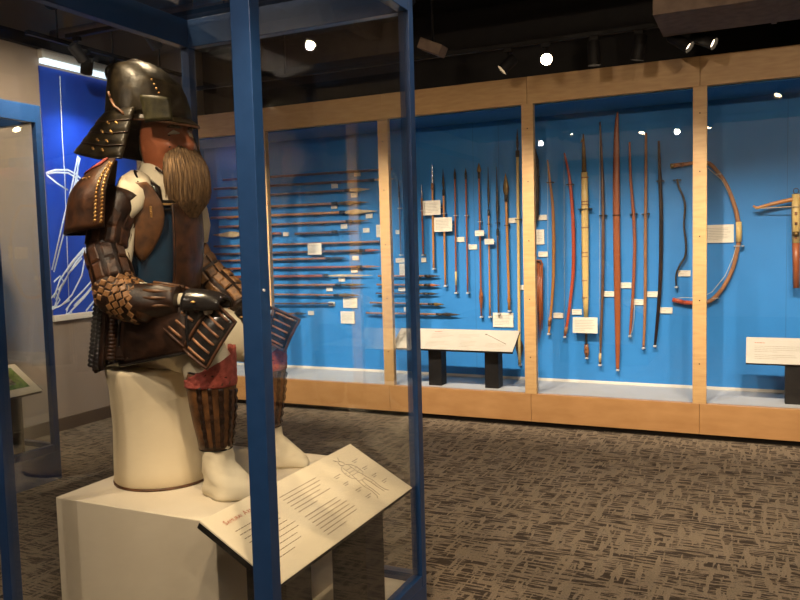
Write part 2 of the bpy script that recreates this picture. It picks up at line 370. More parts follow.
vitrine(W0,W1,V0,V1,None,'second blue-framed glass vitrine at left beside the taupe wall')
# pedestal
PX0,PX1,PY0,PY1,PZ=-2.068,-1.42,1.735,2.47,.657
tag(MB().box((PX0,PY0,.2),(PX1,PY1,PZ),bev=.003).build('pedestal','ped'),'cream painted box pedestal under the seated armor','pedestal')
# ================================================================== READER RAILS
def textlines(mb,o,u,v,x0,y0,w,lh,n,hgt,ragged=.25,seed=1):
    """rows of small word-like marks on a plane: o origin, u right, v down"""
    rn=random.Random(seed); nrm=u.cross(-v).normalized()
    for i in range(n):
        x=x0; end=x0+w*(1-(rn.random()*ragged if i<n-1 else .5))
        while x<end:
            L_=min(end-x,hgt*rn.uniform(1.6,5.5)); 
            if L_<hgt*.5: break
            a=o+u*x+v*(y0+i*lh)+nrm*.0006
            mb.add([a,a+u*L_,a+u*L_+v*hgt,a+v*hgt],[(0,1,2,3)])
            x+=L_+hgt*.8
def font_part(txt,size,o,u,v,m,parent,name='title_text'):
    cu_=bpy.data.curves.new('t','FONT'); cu_.body=txt; cu_.size=size; cu_.extrude=0.0
    to=bpy.data.objects.new('t',cu_); COL.objects.link(to)
    dg=bpy.context.evaluated_depsgraph_get(); me=bpy.data.meshes.new_from_object(to.evaluated_get(dg))
    COL.objects.unlink(to); bpy.data.objects.remove(to)
    nrm=u.cross(-v).normalized(); mb=MB()
    mb.add([o+u*p.co.x-v*p.co.y+nrm*.0007 for p in me.vertices],[tuple(q.vertices) for q in me.polygons])
    bpy.data.meshes.remove(me)
    return mb.build(name,m,parent)
def reader(name,label,TL,TR,BL,thick,legs,legsize,base_z,bx,facing,group=None,pm='panelp'):
    """tilted panel; TL/TR/BL corners (BR implied)."""
    TL,TR,BL=map(Vector,(TL,TR,BL)); u=(TR-TL); W=u.length; u=u.normalized(); v=(BL-TL); H=v.length; v=v.normalized()
    n=u.cross(-v).normalized()
    th=thing(name,(((TL+TR+BL+BL+(TR-TL))/4).x,((TL+TR+BL+BL+(TR-TL))/4).y,base_z),label,'label stand',group)
    c=[TL,TR,TR+v*H,BL]
    MB().add([p for p in c]+[p-n*.004 for p in c],[(0,3,2,1),(4,5,6,7),(0,1,5,4),(1,2,6,5),(2,3,7,6),(3,0,4,7)]).build('printed_sheet',pm,th)
    c2=[p-n*.0045 for p in c]
    MB().add([p for p in c2]+[p-n*thick for p in c2],[(0,3,2,1),(4,5,6,7),(0,1,5,4),(1,2,6,5),(2,3,7,6),(3,0,4,7)]).build('backing_board','blk',th)
    for (lx,ly) in legs:
        hs=legsize/2
        # leg top cut to follow the board
        def zt_(x,y):
            # plane through c2 bottom
            p0=TL-n*(.0045+thick+.001); return p0.z-((x-p0.x)*n.x+(y-p0.y)*n.y)/n.z
        q=[(lx-hs,ly-hs),(lx+hs,ly-hs),(lx+hs,ly+hs),(lx-hs,ly+hs)]
        vs=[(x,y,base_z) for x,y in q]+[(x,y,zt_(x,y)) for x,y in q]
        MB().add(vs,[(0,3,2,1),(4,5,6,7),(0,1,5,4),(1,2,6,5),(2,3,7,6),(3,0,4,7)]).build('leg','blk',th)
    return th,TL,u,v,W,H
def put_text(th,mb,m,name='body_text'): return mb.build(name,m,th)
# --- samurai panel: faces +X (text runs along +Y)
x_lo,x_hi=-1.134,-1.386; y0_,y1_=1.628,2.492
L2=Q(384,560,'X',-1.16).y-.065; L1=Q(311,570,'X',-1.16).y-.065
th,o,u,v,W,H=reader('reader_rail','tilted cream text panel headed Samurai Armor in front of the armor',(x_hi,y0_,.703),(x_hi,y1_,.703),(x_lo,y0_,.563),.018,[(-1.225,L2),(-1.225,L1)],.13,.2,0,0)
ttl=thing_cursor=.055
for t_,s_ in (('S',.024),('AMURAI',.018),('A',.024),('RMOR',.018)):
    if t_=='A': ttl+=.010
    e_=font_part(t_,s_,o+u*ttl+v*.052,u,v,'inkr',th); ttl+=max((vv.co+Vector(th['_o'])-(o+u*ttl)).dot(u) for vv in e_.data.vertices)+.002
mb=MB(); textlines(mb,o,u,v,.06,.082,.22,.0175,9,.0030,seed=3)
textlines(mb,o,u,v,0.315,.055,.23,.0155,6,.0030,seed=4); textlines(mb,o,u,v,.315,.158,.23,.0150,7,.0030,seed=5)

put_text(th,mb,'inkm')
mb=MB(); nn=u.cross(-v).normalized()
def dr(pts,w=.0009):
    mb.tube([o+u*a+v*b+nn*.0008 for a,b in pts],w,4)
cx_=.705
fig=[[(0,.045),(.012,.05),(.014,.062),(0,.068),(-.014,.062),(-.012,.05),(0,.045)],[(-.004,.045),(-.018,.03)],[(.004,.045),(.018,.028)],
 [(-.012,.068),(-.034,.078),(-.045,.10),(-.04,.13),(-.02,.14)],[(.012,.068),(.034,.078),(.046,.10),(.042,.13),(.02,.14)],
 [(-.02,.076),(-.022,.12),(-.03,.15),(0,.155),(.03,.15),(.022,.12),(.02,.076)],[(-.018,.09),(.018,.09)],[(-.02,.105),(.02,.105)],[(-.022,.12),(.022,.12)],
 [(-.028,.15),(-.036,.18),(-.03,.21),(-.034,.235),(-.045,.245)],[(-.01,.155),(-.016,.18),(-.016,.21),(-.02,.238)],[(.028,.15),(.036,.18),(.03,.21),(.034,.235),(.045,.245)],[(.01,.155),(.016,.18),(.016,.21),(.02,.238)],
 [(-.034,.18),(-.016,.18)],[(-.032,.195),(-.016,.195)],[(.034,.18),(.016,.18)],[(.032,.195),(.016,.195)],[(-.045,.1),(-.03,.1)],[(.045,.1),(.03,.1)],[(-.046,.115),(-.03,.115)],[(.046,.115),(.03,.115)]]
for s_ in fig: dr([(cx_+a,b) for a,b in s_])
put_text(th,mb,'inkl','armor_diagram')
mb=MB()
for (a,b) in ((.60,.09),(.60,.13),(.615,.175),(.76,.07),(.765,.115),(.76,.16),(.77,.2),(.62,.215)): textlines(mb,o,u,v,a,b,.045,.008,2,.0025,seed=int(a*1000+b*99))
put_text(th,mb,'ink','callout_text')
# --- reader in second bay
th,o,u,v,W,H=reader('reader_rail','low tilted cream panel on two black block legs below the upright spears',(-2.805,6.025,.722),(-1.742,6.025,.722),(-2.805,5.80,.58),.016,[(-2.432,5.925),(-1.942,5.94)],.115,ZS,0,0,pm='panelc')
font_part('',.02,o,u,v,'inkr',th) if False else None
mb=MB(); textlines(mb,o,u,v,.33,.035,.13,.0,1,.007,seed=21)
put_text(th,mb,'inkr','heading')
mb=MB()
textlines(mb,o,u,v,.06,.06,.16,.017,5,.004,seed=22); textlines(mb,o,u,v,.32,.065,.20,.017,4,.0045,seed=23); textlines(mb,o,u,v,.56,.065,.22,.017,3,.0045,seed=24)
textlines(mb,o,u,v,.30,.165,.22,.017,4,.0045,seed=26); textlines(mb,o,u,v,.60,.15,.16,.017,5,.0045,seed=27); textlines(mb,o,u,v,.82,.17,.18,.015,4,.004,seed=28)
put_text(th,mb,'inkl')
mb=MB(); nn=u.cross(-v).normalized()
mb.tube([o+u*.80+v*.06+nn*.001,o+u*.99+v*.175+nn*.001],.0018,4); mb.tube([o+u*.785+v*.055+nn*.001,o+u*.80+v*.062+nn*.001],.006,5,flat=.2,up=nn)
put_text(th,mb,'ink','weapon_diagram')
# --- reader in right bay
th,o,u,v,W,H=reader('reader_rail','tilted cream panel on black block legs below the crossbow at right edge',(-.063,6.06,.713),(.94,6.06,.713),(-.063,5.91,.547),.016,[(.245,5.985),(.68,5.985)],.115,ZS,0,0,pm='panelc')
mb=MB(); textlines(mb,o,u,v,.055,.045,.13,.0,1,.006,seed=31); put_text(th,mb,'inkr','heading')
mb=MB(); textlines(mb,o,u,v,.055,.075,.30,.0155,4,.0045,seed=32); textlines(mb,o,u,v,.055,.15,.30,.0155,3,.0045,seed=33); textlines(mb,o,u,v,.45,.06,.35,.017,7,.0045,seed=34); put_text(th,mb,'inkl')
# --- reader in second vitrine, faces +X
th,o,u,v,W,H=reader('reader_rail','tilted cream panel with a green photograph inside the left vitrine',(-4.34,2.60,.745),(-4.34,3.39,.745),(-4.10,2.60,.585),.016,[(-4.20,3.20),(-4.20,2.78)],.13,.2,0,0)
def quad_on(o,u,v,a,b,w,h,m,parent,name,lift=.0009):
    nn=u.cross(-v).normalized(); p=o+u*a+v*b+nn*lift
    return MB().add([p,p+u*w,p+u*w+v*h,p+v*h],[(0,1,2,3)]).build(name,m,parent)
quad_on(o,u,v,.38,.03,.36,.20,'grass',th,'landscape_photo'); quad_on(o,u,v,.50,.10,.17,.09,'photod',th,'photo_figures',.0014)
mb=MB(); textlines(mb,o,u,v,.04,.04,.28,.018,8,.004,seed=41); put_text(th,mb,'ink')
# ================================================================== WEAPONS
YM=YB-.035     # plane of the mounted pieces
def W_(x,y,d=0.0): return Q(x,y,'Y',YM-d)
def PX(npx): return npx*7.0/F   # photo pixels to metres at the case back (about 7 m away)
def pegs(th,pts,m='pegd',r=.011):
    for p in pts:
        p=Vector(p); mb=MB()
        mb.tube([p+Vector((0,.0,-r*1.2)),Vector((p.x,YB-.0005,p.z-r*1.2))],.0035,6)
        mb.box((p.x-r*1.7,p.y-r*.9,p.z-r*1.45),(p.x+r*1.7,p.y+.004,p.z-r*.95))
        mb.build('mount_bracket',m,th)
def vpegs(th,pts,m='pegd',r=.011):
    for p in pts:
        p=Vector(p); mb=MB()
        mb.box((p.x-r*1.9,p.y-r,p.z-.004),(p.x-r,YB-.0005,p.z+.004)); mb.box((p.x+r,p.y-r,p.z-.004),(p.x+r*1.9,YB-.0005,p.z+.004))
        mb.tube([(p.x-r*1.9,p.y-r*.9,p.z),(p.x+r*1.9,p.y-r*.9,p.z)],.003,6)
        mb.build('mount_bracket',m,th)
def footmount(th,p,r=.012):
    p=Vector(p); MB().box((p.x-r,p.y-r,p.z-.016),(p.x+r,YB-.0005,p.z-.002),bev=.002).build('foot_mount','peg',th)
def blade(th,a,b,w,m,name='blade',thk=.25,belly=.35):
    a,b=Vector(a),Vector(b); d=b-a; pts=[];rad=[]
    for i in range(11):
        t=i/10; pts.append(a+d*t)
        s=(t/belly)**.8 if t<belly else ((1-t)/(1-belly))**.85
        rad.append(max(.0018,w/2*(0.25+.75*min(1,s)) if t<belly else w/2*max(0,min(1,s))+.0008))
    MB().tube(pts,rad,8,flat=thk,up=(0,1,0)).build(name,m,th)
def hspear(y0,x0,x1,y1,label,shaft='brown',blade_len=0,bw=4,bm='bronze',r=1.5,rev=False,tail=None,group='long spears laid level on the left wall panel',name='spear'):
    a=W_(x0,y0); b=W_(x1,y1); L_=(b-a)
    th=thing(name,tuple(a),label,'spear',group)
    rr=PX(r)/2*(1.3 if 'left' in group else 1.15); 
    if rev: s0=a+L_*blade_len; MB().tube([s0+(b-s0)*(i/6) for i in range(7)],rr,8).build('shaft',shaft,th); blade(th,s0+L_.normalized()*.03,a,PX(bw),bm)
    else:
        s1=b-L_*blade_len; MB().tube([a+(s1-a)*(i/6) for i in range(7)],rr,8).build('shaft',shaft,th)
        if blade_len: 
            blade(th,s1-L_.normalized()*.02,b,PX(bw),bm); MB().tube([s1-L_.normalized()*.05,s1+L_.normalized()*.005],rr*1.35,8).build('ferrule','iron',th)
    if tail: MB().tube([a+L_*tail,a+L_*(tail+.05)],rr*1.5,8).build('binding','copper',th)
    if not rev: pegs(th,[a+L_*.12,a+L_*.72 if not blade_len else a+(L_*(1-blade_len))*.8],r=rr)
    else: pegs(th,[a+L_*.4,a+L_*.85],r=rr)
    return th
# rows of the left bay: (y at left x0, x0, tip x, tip y, shaft, blade fraction, blade width px, blade mat, thickness px)
rows=[(180,223,392,169,'dark',0,0,'iron',1.9,'long dark wooden pole at the very top of the spear rack'),
 (189,214,394,178.8,'dark',.10,2.6,'pale',2.0,'dark pole with pale metal-sleeved end, second row down'),
 (198,217,370,189,'dark',.125,4.3,'pale',1.9,'dark spear with short pale leaf blade, third row down'),
 (209,212,369,202,'brown',.19,4.2,'bronze',2.1,'brown spear with long bronze leaf blade, fourth row down'),
 (218,211,377,211,'orange',.18,5.4,'pale',2.2,'orange-brown spear with the largest cream leaf blade, fifth row down'),
 (227,219,369,220.5,'brown',.11,2.6,'bronze',2.0,'brown spear with slim bronze point, sixth row down'),
 (246.5,214,379.4,241.6,'brown',0,0,'iron',1.8,'plain brown pole just above the large square caption'),
 (254.3,214,381,250,'dark',.09,3.2,'mahog',1.9,'dark spear with thick reddish head, passing behind the square caption'),
 (261,214,348,258,'brown',.12,3.6,'iron',1.8,'shorter brown spear with barbed iron head under the square caption'),
 (269,214,380,266.4,'mahog',.10,2.6,'brown',1.8,'slender reddish spear tapering to a fine point, tenth row down'),
 (277,232,372.5,275.3,'mahog',.30,2.8,'pale',2.3,'stout red-brown club-handled spear with pale end, eleventh row down'),
 (285.5,232,366,284.7,'brown',.18,3,'bronze',1.9,'brown spear ending in a golden socket, twelfth row down'),
 (294,236,359.5,295.4,'brown',.16,4.2,'bronze',1.6,'thin spear with broad bronze leaf blade above the lower captions'),
 (303.8,236,333,303.5,'dark',0,0,'iron',1.6,'short dark rod second from the bottom of the spear rack'),
 (314,236,307,313.6,'brown',.10,2.5,'iron',1.5,'shortest brown spear at the bottom beside the armor hip')]
for (y0,x0,x1,y1,sh,bl,bw,bm,r,lab) in rows: hspear(y0,x0,x1,y1,lab,sh,bl,bw or 3,bm,r)
# rod with left-pointing broad blade, and its own short neighbour
th=hspear(235,213,281,233.5,'spear with a wide pinkish leaf blade pointing left behind the vitrine post','mahog',.42,7.5,'pale',2.2,rev=True)
hspear(233.8,295,360,231,'short dark spear with thin point right of the left-pointing blade','dark',.35,2.2,'iron',2.0)
# second group, tips to the left, running across the post
rr_=[(276,378,440,276,'short level brown arrow topmost of the five low in the second bay','brown',.16,2.6,'iron',1.7),
 (284.7,376.7,440,285.2,'second level arrow from the top low in the second bay','brown',.16,2.8,'mahog',1.7),
 (293.3,376,438.5,293.8,'third level arrow low in the second bay with dark slim tip','dark',.16,2.6,'iron',1.5),
 (302.6,370,444,304.5,'fourth level arrow low in the second bay with brown leaf tip','brown',.14,3.4,'bronze',1.6),
 (313,366,460,314.7,'lowest and longest level arrow with dark leaf tip above the reader panel','brown',.19,3.6,'iron',1.7)]
for (y0,x0,x1,y1,lab,sh,bl,bw,bm,r) in rr_: 
    t=hspear(y0,x0,x1,y1,lab,sh,bl,bw,bm,r,group='level arrows low in the second bay',name='arrow'); t['category']='arrow'
# ---- upright spears in second bay : (x top, y top, x bottom, y bottom, head px, head width, head mat, shaft mat, shaft px, label, butt)
V=[(398.6,180,400.8,254,12,1.8,'iron','dark',1.6,'thin dark upright spear leftmost in the second bay',None),
 (404.8,196,406.5,258,5,2.2,'horn','mahog',1.4,'upright spear seen just left of the blue vitrine corner post',None),
 (421.3,184,423.2,254,14,2.0,'steel','mahog',1.7,'slim upright spear with grey point right of the vitrine post',None),
 (432,163,433.7,268,20,2.4,'steel','orange',2.3,'upright spear with long pale steel blade behind the upper caption card',None),
 (443,169,445.4,285,20,2.6,'iron','orange',2.1,'upright spear with dark club-like head behind two caption cards',None),
 (454.8,168,456.1,292,5,1.8,'iron','mahog',1.7,'slim reddish upright spear with small dark point, yellow band near foot','yel'),
 (465.6,168,467.7,292,5,1.8,'iron','mahog',1.7,'slim reddish upright spear beside the pale pegged one, third card right',None),
 (478.8,163,481.3,316,9,4.4,'bronze','mahog',1.8,'upright spear with small heart-shaped bronze head and feathered foot','feather'),
 (488,167,490,316,40,2.2,'iron','orange',1.7,'upright spear with very long thin dark spike head',None),
 (496.6,167,498.7,313,58,2.6,'iron','dark',1.9,'dark upright spear with long narrow black blade',None),
 (505.4,173,509.3,310,21,5.8,'bronze','orange',2.6,'upright spear with the broad olive-bronze leaf blade','feather2'),
 (517.2,129,519.6,364,20,2.6,'iron','yellow',2.8,'tallest yellow upright spear against the plywood post','feather3')]
for i,(xt,yt,xb,yb,hp,hw,hm,sm,r,lab,butt) in enumerate(V):
    T=W_(xt,yt); B=W_(xb,yb); th=thing('spear',tuple(B),lab,'spear','upright spears in the second bay'); d=(T-B); L_=d.length; dn=d.normalized(); rr=PX(r)/2
    S=T-dn*PX(hp); MB().tube([B+(S-B)*(k/8) for k in range(9)],rr,8).build('shaft',sm,th)
    blade(th,S-dn*.015,T,PX(hw),hm,name='spearhead'); MB().tube([S-dn*.05,S+dn*.004],rr*1.35,8).build('ferrule','iron' if hm!='steel' else 'brown',th)
    vpegs(th,[B+dn*L_*.62],'pegd' if i>7 else 'peg',max(rr,.008)); footmount(th,B)
    if butt=='yel': MB().tube([B+dn*.06,B+dn*.18],rr*1.25,8).build('grip_band','yellow',th)
    if butt=='feather': blade(th,B+dn*.26,B+dn*.01,PX(4.2),'horn','butt_blade')
    if butt=='feather2': blade(th,B+dn*.14,B+dn*.005,PX(3.6),'brown','butt_blade')
    if butt=='feather3': blade(th,B+dn*.22,B+dn*.02,PX(8),'iron','butt_blade',thk=.12)
# ---- bows and long arms in third bay
def polybow(name,pts,rad,m,label,cat,group,flat=.7,foot=True,peg=None,extra=None):
    P=[W_(x,y) for x,y in pts]
    # smooth resample
    n=len(P); out=[];ro=[]
    rad_=[PX(r)/2 for r in rad]
    for i in range(n-1):
        p0,p1,p2,p3=P[max(i-1,0)],P[i],P[i+1],P[min(i+2,n-1)]
        for k in range(6):
            t=k/6; out.append(.5*((2*p1)+(p2-p0)*t+(2*p0-5*p1+4*p2-p3)*t*t+(3*p1-p0-3*p2+p3)*t**3)); ro.append(rad_[i]*(1-t)+rad_[i+1]*t)
    out.append(P[-1]); ro.append(rad_[-1])
    B=min(out,key=lambda q:q.z); th=thing(name,tuple(B),label,cat,group)
    MB().tube(out,ro,10,flat=flat,up=(0,1,0)).build('stave' if 'bow' in name else 'body',m,th)
    if foot: footmount(th,B,PX(2.6)/2)
    if peg: 
        for (x,y) in peg: vpegs(th,[W_(x,y)],'pegd',PX(2.6)/2+.003)
    return th
def string_(th,a,b,bow=0):
    A,B=W_(*a,.004),W_(*b,.004); MB().tube([A,(A+B)/2+Vector((bow,0,0)),B],.0016,5).build('bowstring','string',th)
G3='staves and bows in the third bay'
th=polybow('longbow',[(547.5,160),(550,182),(552.6,205),(553.6,235),(553.6,260),(553,285),(550.5,318),(548.7,333)],[1.4,2.2,2.7,3,3,2.8,2.4,1.8],'orange','light orange wooden bow, leftmost bow of the third bay','bow',G3,peg=[(550,182.5)]); string_(th,(547.7,161),(548,333))
MB().tube([W_(550.4,317),W_(549.4,326)],PX(3)/2,8).build('grip_binding','horn',th)
th=polybow('longbow',[(564.2,153),(568.5,172),(571,192),(573,222),(573.6,250),(573,275),(570,303),(567,325),(564.8,336)],[1.5,2.3,2.9,3.1,3.2,3.1,2.8,2.4,1.8],'red','bright red lacquered bow beside the light orange bow','bow',G3,peg=[(570,184.5)]); string_(th,(564,155),(564.5,335))
MB().tube([W_(566.6,327),W_(565.3,334)],PX(3.2)/2,8).build('grip_binding','brown',th)
# pale broad stave with dark iron head
T,B=W_(583.2,134),W_(586.8,357); dn=(T-B).normalized(); th=thing('polearm',tuple(B),'broad pale yellow stave topped by a long dark barbed iron head','polearm',G3)
pt=lambda x,y:W_(x,y)
MB().tube([pt(584.3,172),pt(584.8,200),pt(585,230),pt(585.3,265),pt(585.7,300),pt(586,318)],[PX(k)/2 for k in (5.4,6.2,6.4,6.2,5.2,3.8)],10,flat=.45,up=(0,1,0)).build('stave','yellow',th)
for y in (177,201,204,227,252,256,280,297): MB().tube([pt(584.9,y),pt(584.95,y+1.1)],PX(6.6)/2 if y<270 else PX(6)/2,10,flat=.5,up=(0,1,0)).build('binding_ring','brown',th)
MB().tube([pt(583.3,134),pt(583.7,150),pt(584.2,173)],[PX(1)/2,PX(3.2)/2,PX(4.2)/2],8,flat=.5,up=(0,1,0)).build('iron_head','bronze',th)
MB().add([pt(583.2,136),pt(580,143.5),pt(583,141),W_(583.2,136,.01),W_(580,143.5,.01),W_(583,141,.01)],[(0,1,2),(3,5,4),(0,3,4,1),(1,4,5,2),(2,5,3,0)]).build('barb','bronze',th)
MB().tube([pt(586,318),pt(586.3,346)],PX(2.2)/2,8).build('lower_shaft','iron',th)
MB().tube([pt(586.3,344),pt(586.5,348),pt(586.7,353),pt(586.8,357)],[PX(k)/2 for k in (3.2,4.4,4.2,2.6)],8,flat=.6,up=(0,1,0)).build('carved_butt','horn',th); footmount(th,B)
vpegs(th,[pt(585,209)],'pegd',PX(6)/2)
th=polybow('longbow',[(600,122),(601.3,150),(602.4,180),(603,215),(603,250),(602.6,285),(601.4,325),(600,364)],[1.2,2,2.6,2.8,2.8,2.6,2.2,1.7],'dark','tall dark brown bow with pale lower nock, left of the broad red-brown stave','bow',G3,peg=[(603,215.5)]); string_(th,(599.8,125),(599.6,362))
MB().tube([W_(600.2,353),W_(600,362)],PX(2.4)/2,8).build('lower_nock','pale',th)
th=polybow('longbow',[(617.6,112),(616.6,128),(616.4,150),(616.2,180),(616.4,215),(616.8,250),(617.3,285),(617.6,320),(617.7,350),(617.6,369)],[1.5,3.8,5.0,5.8,6.0,6.0,5.7,5,4,2.6],'mahog','broad red-brown flat bow stave, widest and tallest of the third bay','bow',G3,flat=.4,peg=[(616.4,215)])
th=polybow('longbow',[(629.6,142),(630.4,175),(632,196),(633.6,216),(634.6,240),(634.3,262),(633,294),(631.2,318),(630,335)],[1.6,2.2,2.5,2.8,2.8,2.8,2.6,2.4,1.8],'mahog','slim red-brown bow curving right with a pale loose lower string','bow',G3,peg=[(633.5,214)])
MB().tube([W_(634.5,300,.004),W_(634,318,.004),W_(632.5,330,.004),W_(630.5,335,.004)],.002,5).build('bowstring','string',th)
th=polybow('longbow',[(646,133),(645.9,170),(645.6,212),(645.4,250),(645.3,290),(644.5,325),(643.5,347)],[1.9,2.5,2.7,2.8,2.7,2.4,2],'brown','straight mottled brown bow, second dark stave from the right','bow',G3,peg=[(645.6,214)])
th=polybow('longbow',[(658.7,141),(660,181),(661,206),(661,240),(660.6,270),(659.2,298),(657,325),(655,345)],[1.8,2.9,3.2,3.3,3.2,3,2.6,2],'leathd','thick dark knotty bow, rightmost of the tall staves in the third bay','bow',G3,peg=[(660,181)])
th=polybow('throwing_stick',[(677,179),(679.2,188),(683,196),(685,206),(684.2,218),(684,228),(685.8,243),(685.2,256),(680,265),(676,275),(676.2,286)],[1.8,1.6,1.7,1.8,1.6,1.6,1.7,1.8,1.8,1.5,1.1],'iron','thin wavy black stick hanging by the right post of the third bay','stick',G3,peg=[(677,180)])
# reflex bow, split behind the post
th=polybow('reflex_bow',[(670.6,166),(676,165.4),(684,164.4),(697,162.5),(709,163.4),(719.4,174),(726,184),(731.2,196),(736,211),(738.4,225),(739,237),(737.6,248),(733.5,266),(726.5,282),(718,294),(709,301.5),(697,303),(684,302.5),(672.5,299.6)],
 [2.4,3.4,3.2,2.8,3.2,3.0,3,3.2,3.6,3.6,3.6,3.4,3.2,3.2,3.4,3.4,3.2,3.2,2.2],'brown','large C-shaped reflex bow with red and tan limbs passing behind the right post','bow','wide bows by the right post',foot=False)
for a,b,m,w in (((671,165.8),(684,164.4),'horn',3.8),((684,302.5),(672.5,299.6),'red',3.8),((697,303.2),(684,302.5),'red',3.6)):
    MB().tube([W_(*a),W_(*b)],PX(w)/2,8,flat=.75,up=(0,1,0)).build('limb_wrap',m,th)
MB().tube([W_(670.4,166.2),W_(673.5,165.9)],PX(4)/2,8).build('tip_nock','hornyel',th)
MB().tube([W_(738.6,222),W_(739,232),W_(738.7,242)],PX(4.8)/2,10).build('grip','yellow',th)
MB().tube([W_(673,299,.004),W_(683,297.5,.004),W_(700,298,.004),W_(712,292,.004),W_(725,276,.004),W_(733,258,.004),W_(737,243,.004)],.0028,6).build('bowstring','string',th)
MB().tube([W_(708,168,.004),W_(716,175,.004),W_(722,180,.004),W_(730,196,.004)],.0028,6).build('upper_string','string',th)
vpegs(th,[W_(739,246)],'peg',PX(4)/2); pegs(th,[W_(718,172),W_(716,296)],'peg',PX(3)/2)
# crossbow
C0=W_(796.2,288,.04); th=thing('crossbow',tuple(C0),'wooden crossbow with tan prod and red-brown tiller at the right edge','crossbow')
pc=lambda x,y,d=.04:W_(x,y,d)
MB().tube([pc(796,194),pc(796,215),pc(796,243)],[PX(6)/2,PX(6.3)/2,PX(5.8)/2],8,flat=.9,up=(0,1,0)).build('upper_tiller','yellow',th)
MB().tube([pc(796,243),pc(796.2,262),pc(796.3,288)],[PX(5.6)/2,PX(5.2)/2,PX(4.8)/2],8,flat=.9,up=(0,1,0)).build('lower_tiller','mahog',th)
cxw=pc(796,200).x
def mir(p): return Vector((2*cxw-p.x,p.y,p.z))
half=[pc(797,198.5),pc(785,201),pc(770,204.5),pc(757,208),pc(753,206)]
full=[mir(p) for p in reversed(half[1:])]+half
MB().tube(full,[PX(k)/2 for k in (1.6,2.4,3,3.4,3.6,3.4,3,2.4,1.6)],8).build('prod','orange',th)
sA=pc(755,208.6,.045); MB().tube([sA,pc(796,206.4,.07),mir(sA)],.0035,6).build('bowstring','pale',th)
ring=[pc(796,191)+Vector((math.cos(a)*.017,0,math.sin(a)*.02)) for a in [k*math.pi/6 for k in range(13)]]
MB().tube(ring,.003,5).build('stirrup','pegd',th)
MB().tube([pc(796,232,.06),pc(796,236,.065)],PX(5)/2,8).build('trigger_nut','bronze',th)
for y in (212,222,236): MB().box(tuple(pc(794.6,y,.07)),tuple(pc(797.4,y+3,.065))).build('inlay','horn',th)
for y in (225,275): MB().tube([pc(796,y,.0),Vector((pc(796,y).x,YB-.0005,pc(796,y).z))],.006,6).build('mount_bracket','peg',th)
for y in (225,275):
    q=pc(796,y); MB().tube([(q.x,q.y+.018,q.z),(q.x,YB-.0005,q.z)],.006,6).build('mount_bracket','peg',th)
# dark sheath hanging behind the post + quiver strands
a=W_(534,150); th=thing('sheath',tuple(W_(535,222)),'long black sheath hanging just right of the plywood post','sheath')
MB().tube([W_(533.5,148),W_(535.6,160),W_(536,190),W_(535.6,215),W_(534.5,224)],[PX(k)/2 for k in (3,6,6.6,6,3.5)],10,flat=.5,up=(0,1,0)).build('body','iron',th); MB().tube([W_(537,176),W_(540,176.6)],.005,6).build('toggle','leathd',th)
MB().box((W_(535,150).x-.004,YM,W_(535,150).z),(W_(535,150).x+.004,YB-.0005,W_(535,150).z+.01)).build('mount_bracket','pegd',th)
th=thing('tasselled_quiver',tuple(W_(538,345)),'bundle of long reddish-brown leather strands hanging beside the post','quiver')
MB().tube([W_(533,260,.01),W_(541,260.5,.01),W_(542.2,264,.01),W_(542.4,320,.01)],.007,6).build('strap','mahog',th)
mb=MB(); rn=random.Random(5)
for k in range(26):
    x=rn.uniform(533.5,541); x2=x+rn.uniform(-1.2,1.8); y2=rn.uniform(322,348); d=rn.uniform(0,.02)
    mb.tube([W_(x,262+rn.uniform(0,6),d),W_((x+x2)/2+rn.uniform(-.6,.6),300,d),W_(x2,y2,d)],[.005,.006,.002],5)
o_=mb.build('strands','mahog',th); o_['kind']='stuff'
MB().box((W_(537,262).x-.03,YM-.012,W_(537,264).z),(W_(537,262).x+.03,YB-.0005,W_(537,262).z+.02),bev=.003).build('mount_bar','leathd',th)
# ---- caption cards
def card(x,y,w,h,label,group,rows=None,lift=.012):
    c=Q(x,y,'Y',YB-lift); W2,H2=PX(w)/2,PX(h)/2
    th=thing('caption_card',(c.x,YB,c.z-H2),label,'caption card',group)
    MB().box((c.x-W2,YB-lift,c.z-H2),(c.x+W2,(YB-.0005 if lift<.03 else YB-lift+.004),c.z+H2),bev=.001).build('card','paper',th)
    if lift>.03:
        for s_ in (-1,1): MB().tube([(c.x+s_*(W2-.012),YB-lift+.004,c.z),(c.x+s_*(W2-.012),YB-.0005,c.z)],.004,8).build('standoff','peg',th)
    mb=MB(); o=Vector((c.x-W2,YB-lift,c.z+H2)); big=h>9
    n=rows or (2 if not big else int(h*.55))
    hh=.0028 if not big else .003; mg=W2*.2
    textlines(mb,o,Vector((1,0,0)),Vector((0,0,-1)),mg,H2*2*.18,W2*2-2*mg,(H2*2*.72)/n,n,hh,ragged=.15,seed=int(x*7+y))
    mb.build('printed_text','inkl',th); return th
g1='caption cards on the left spear panel'
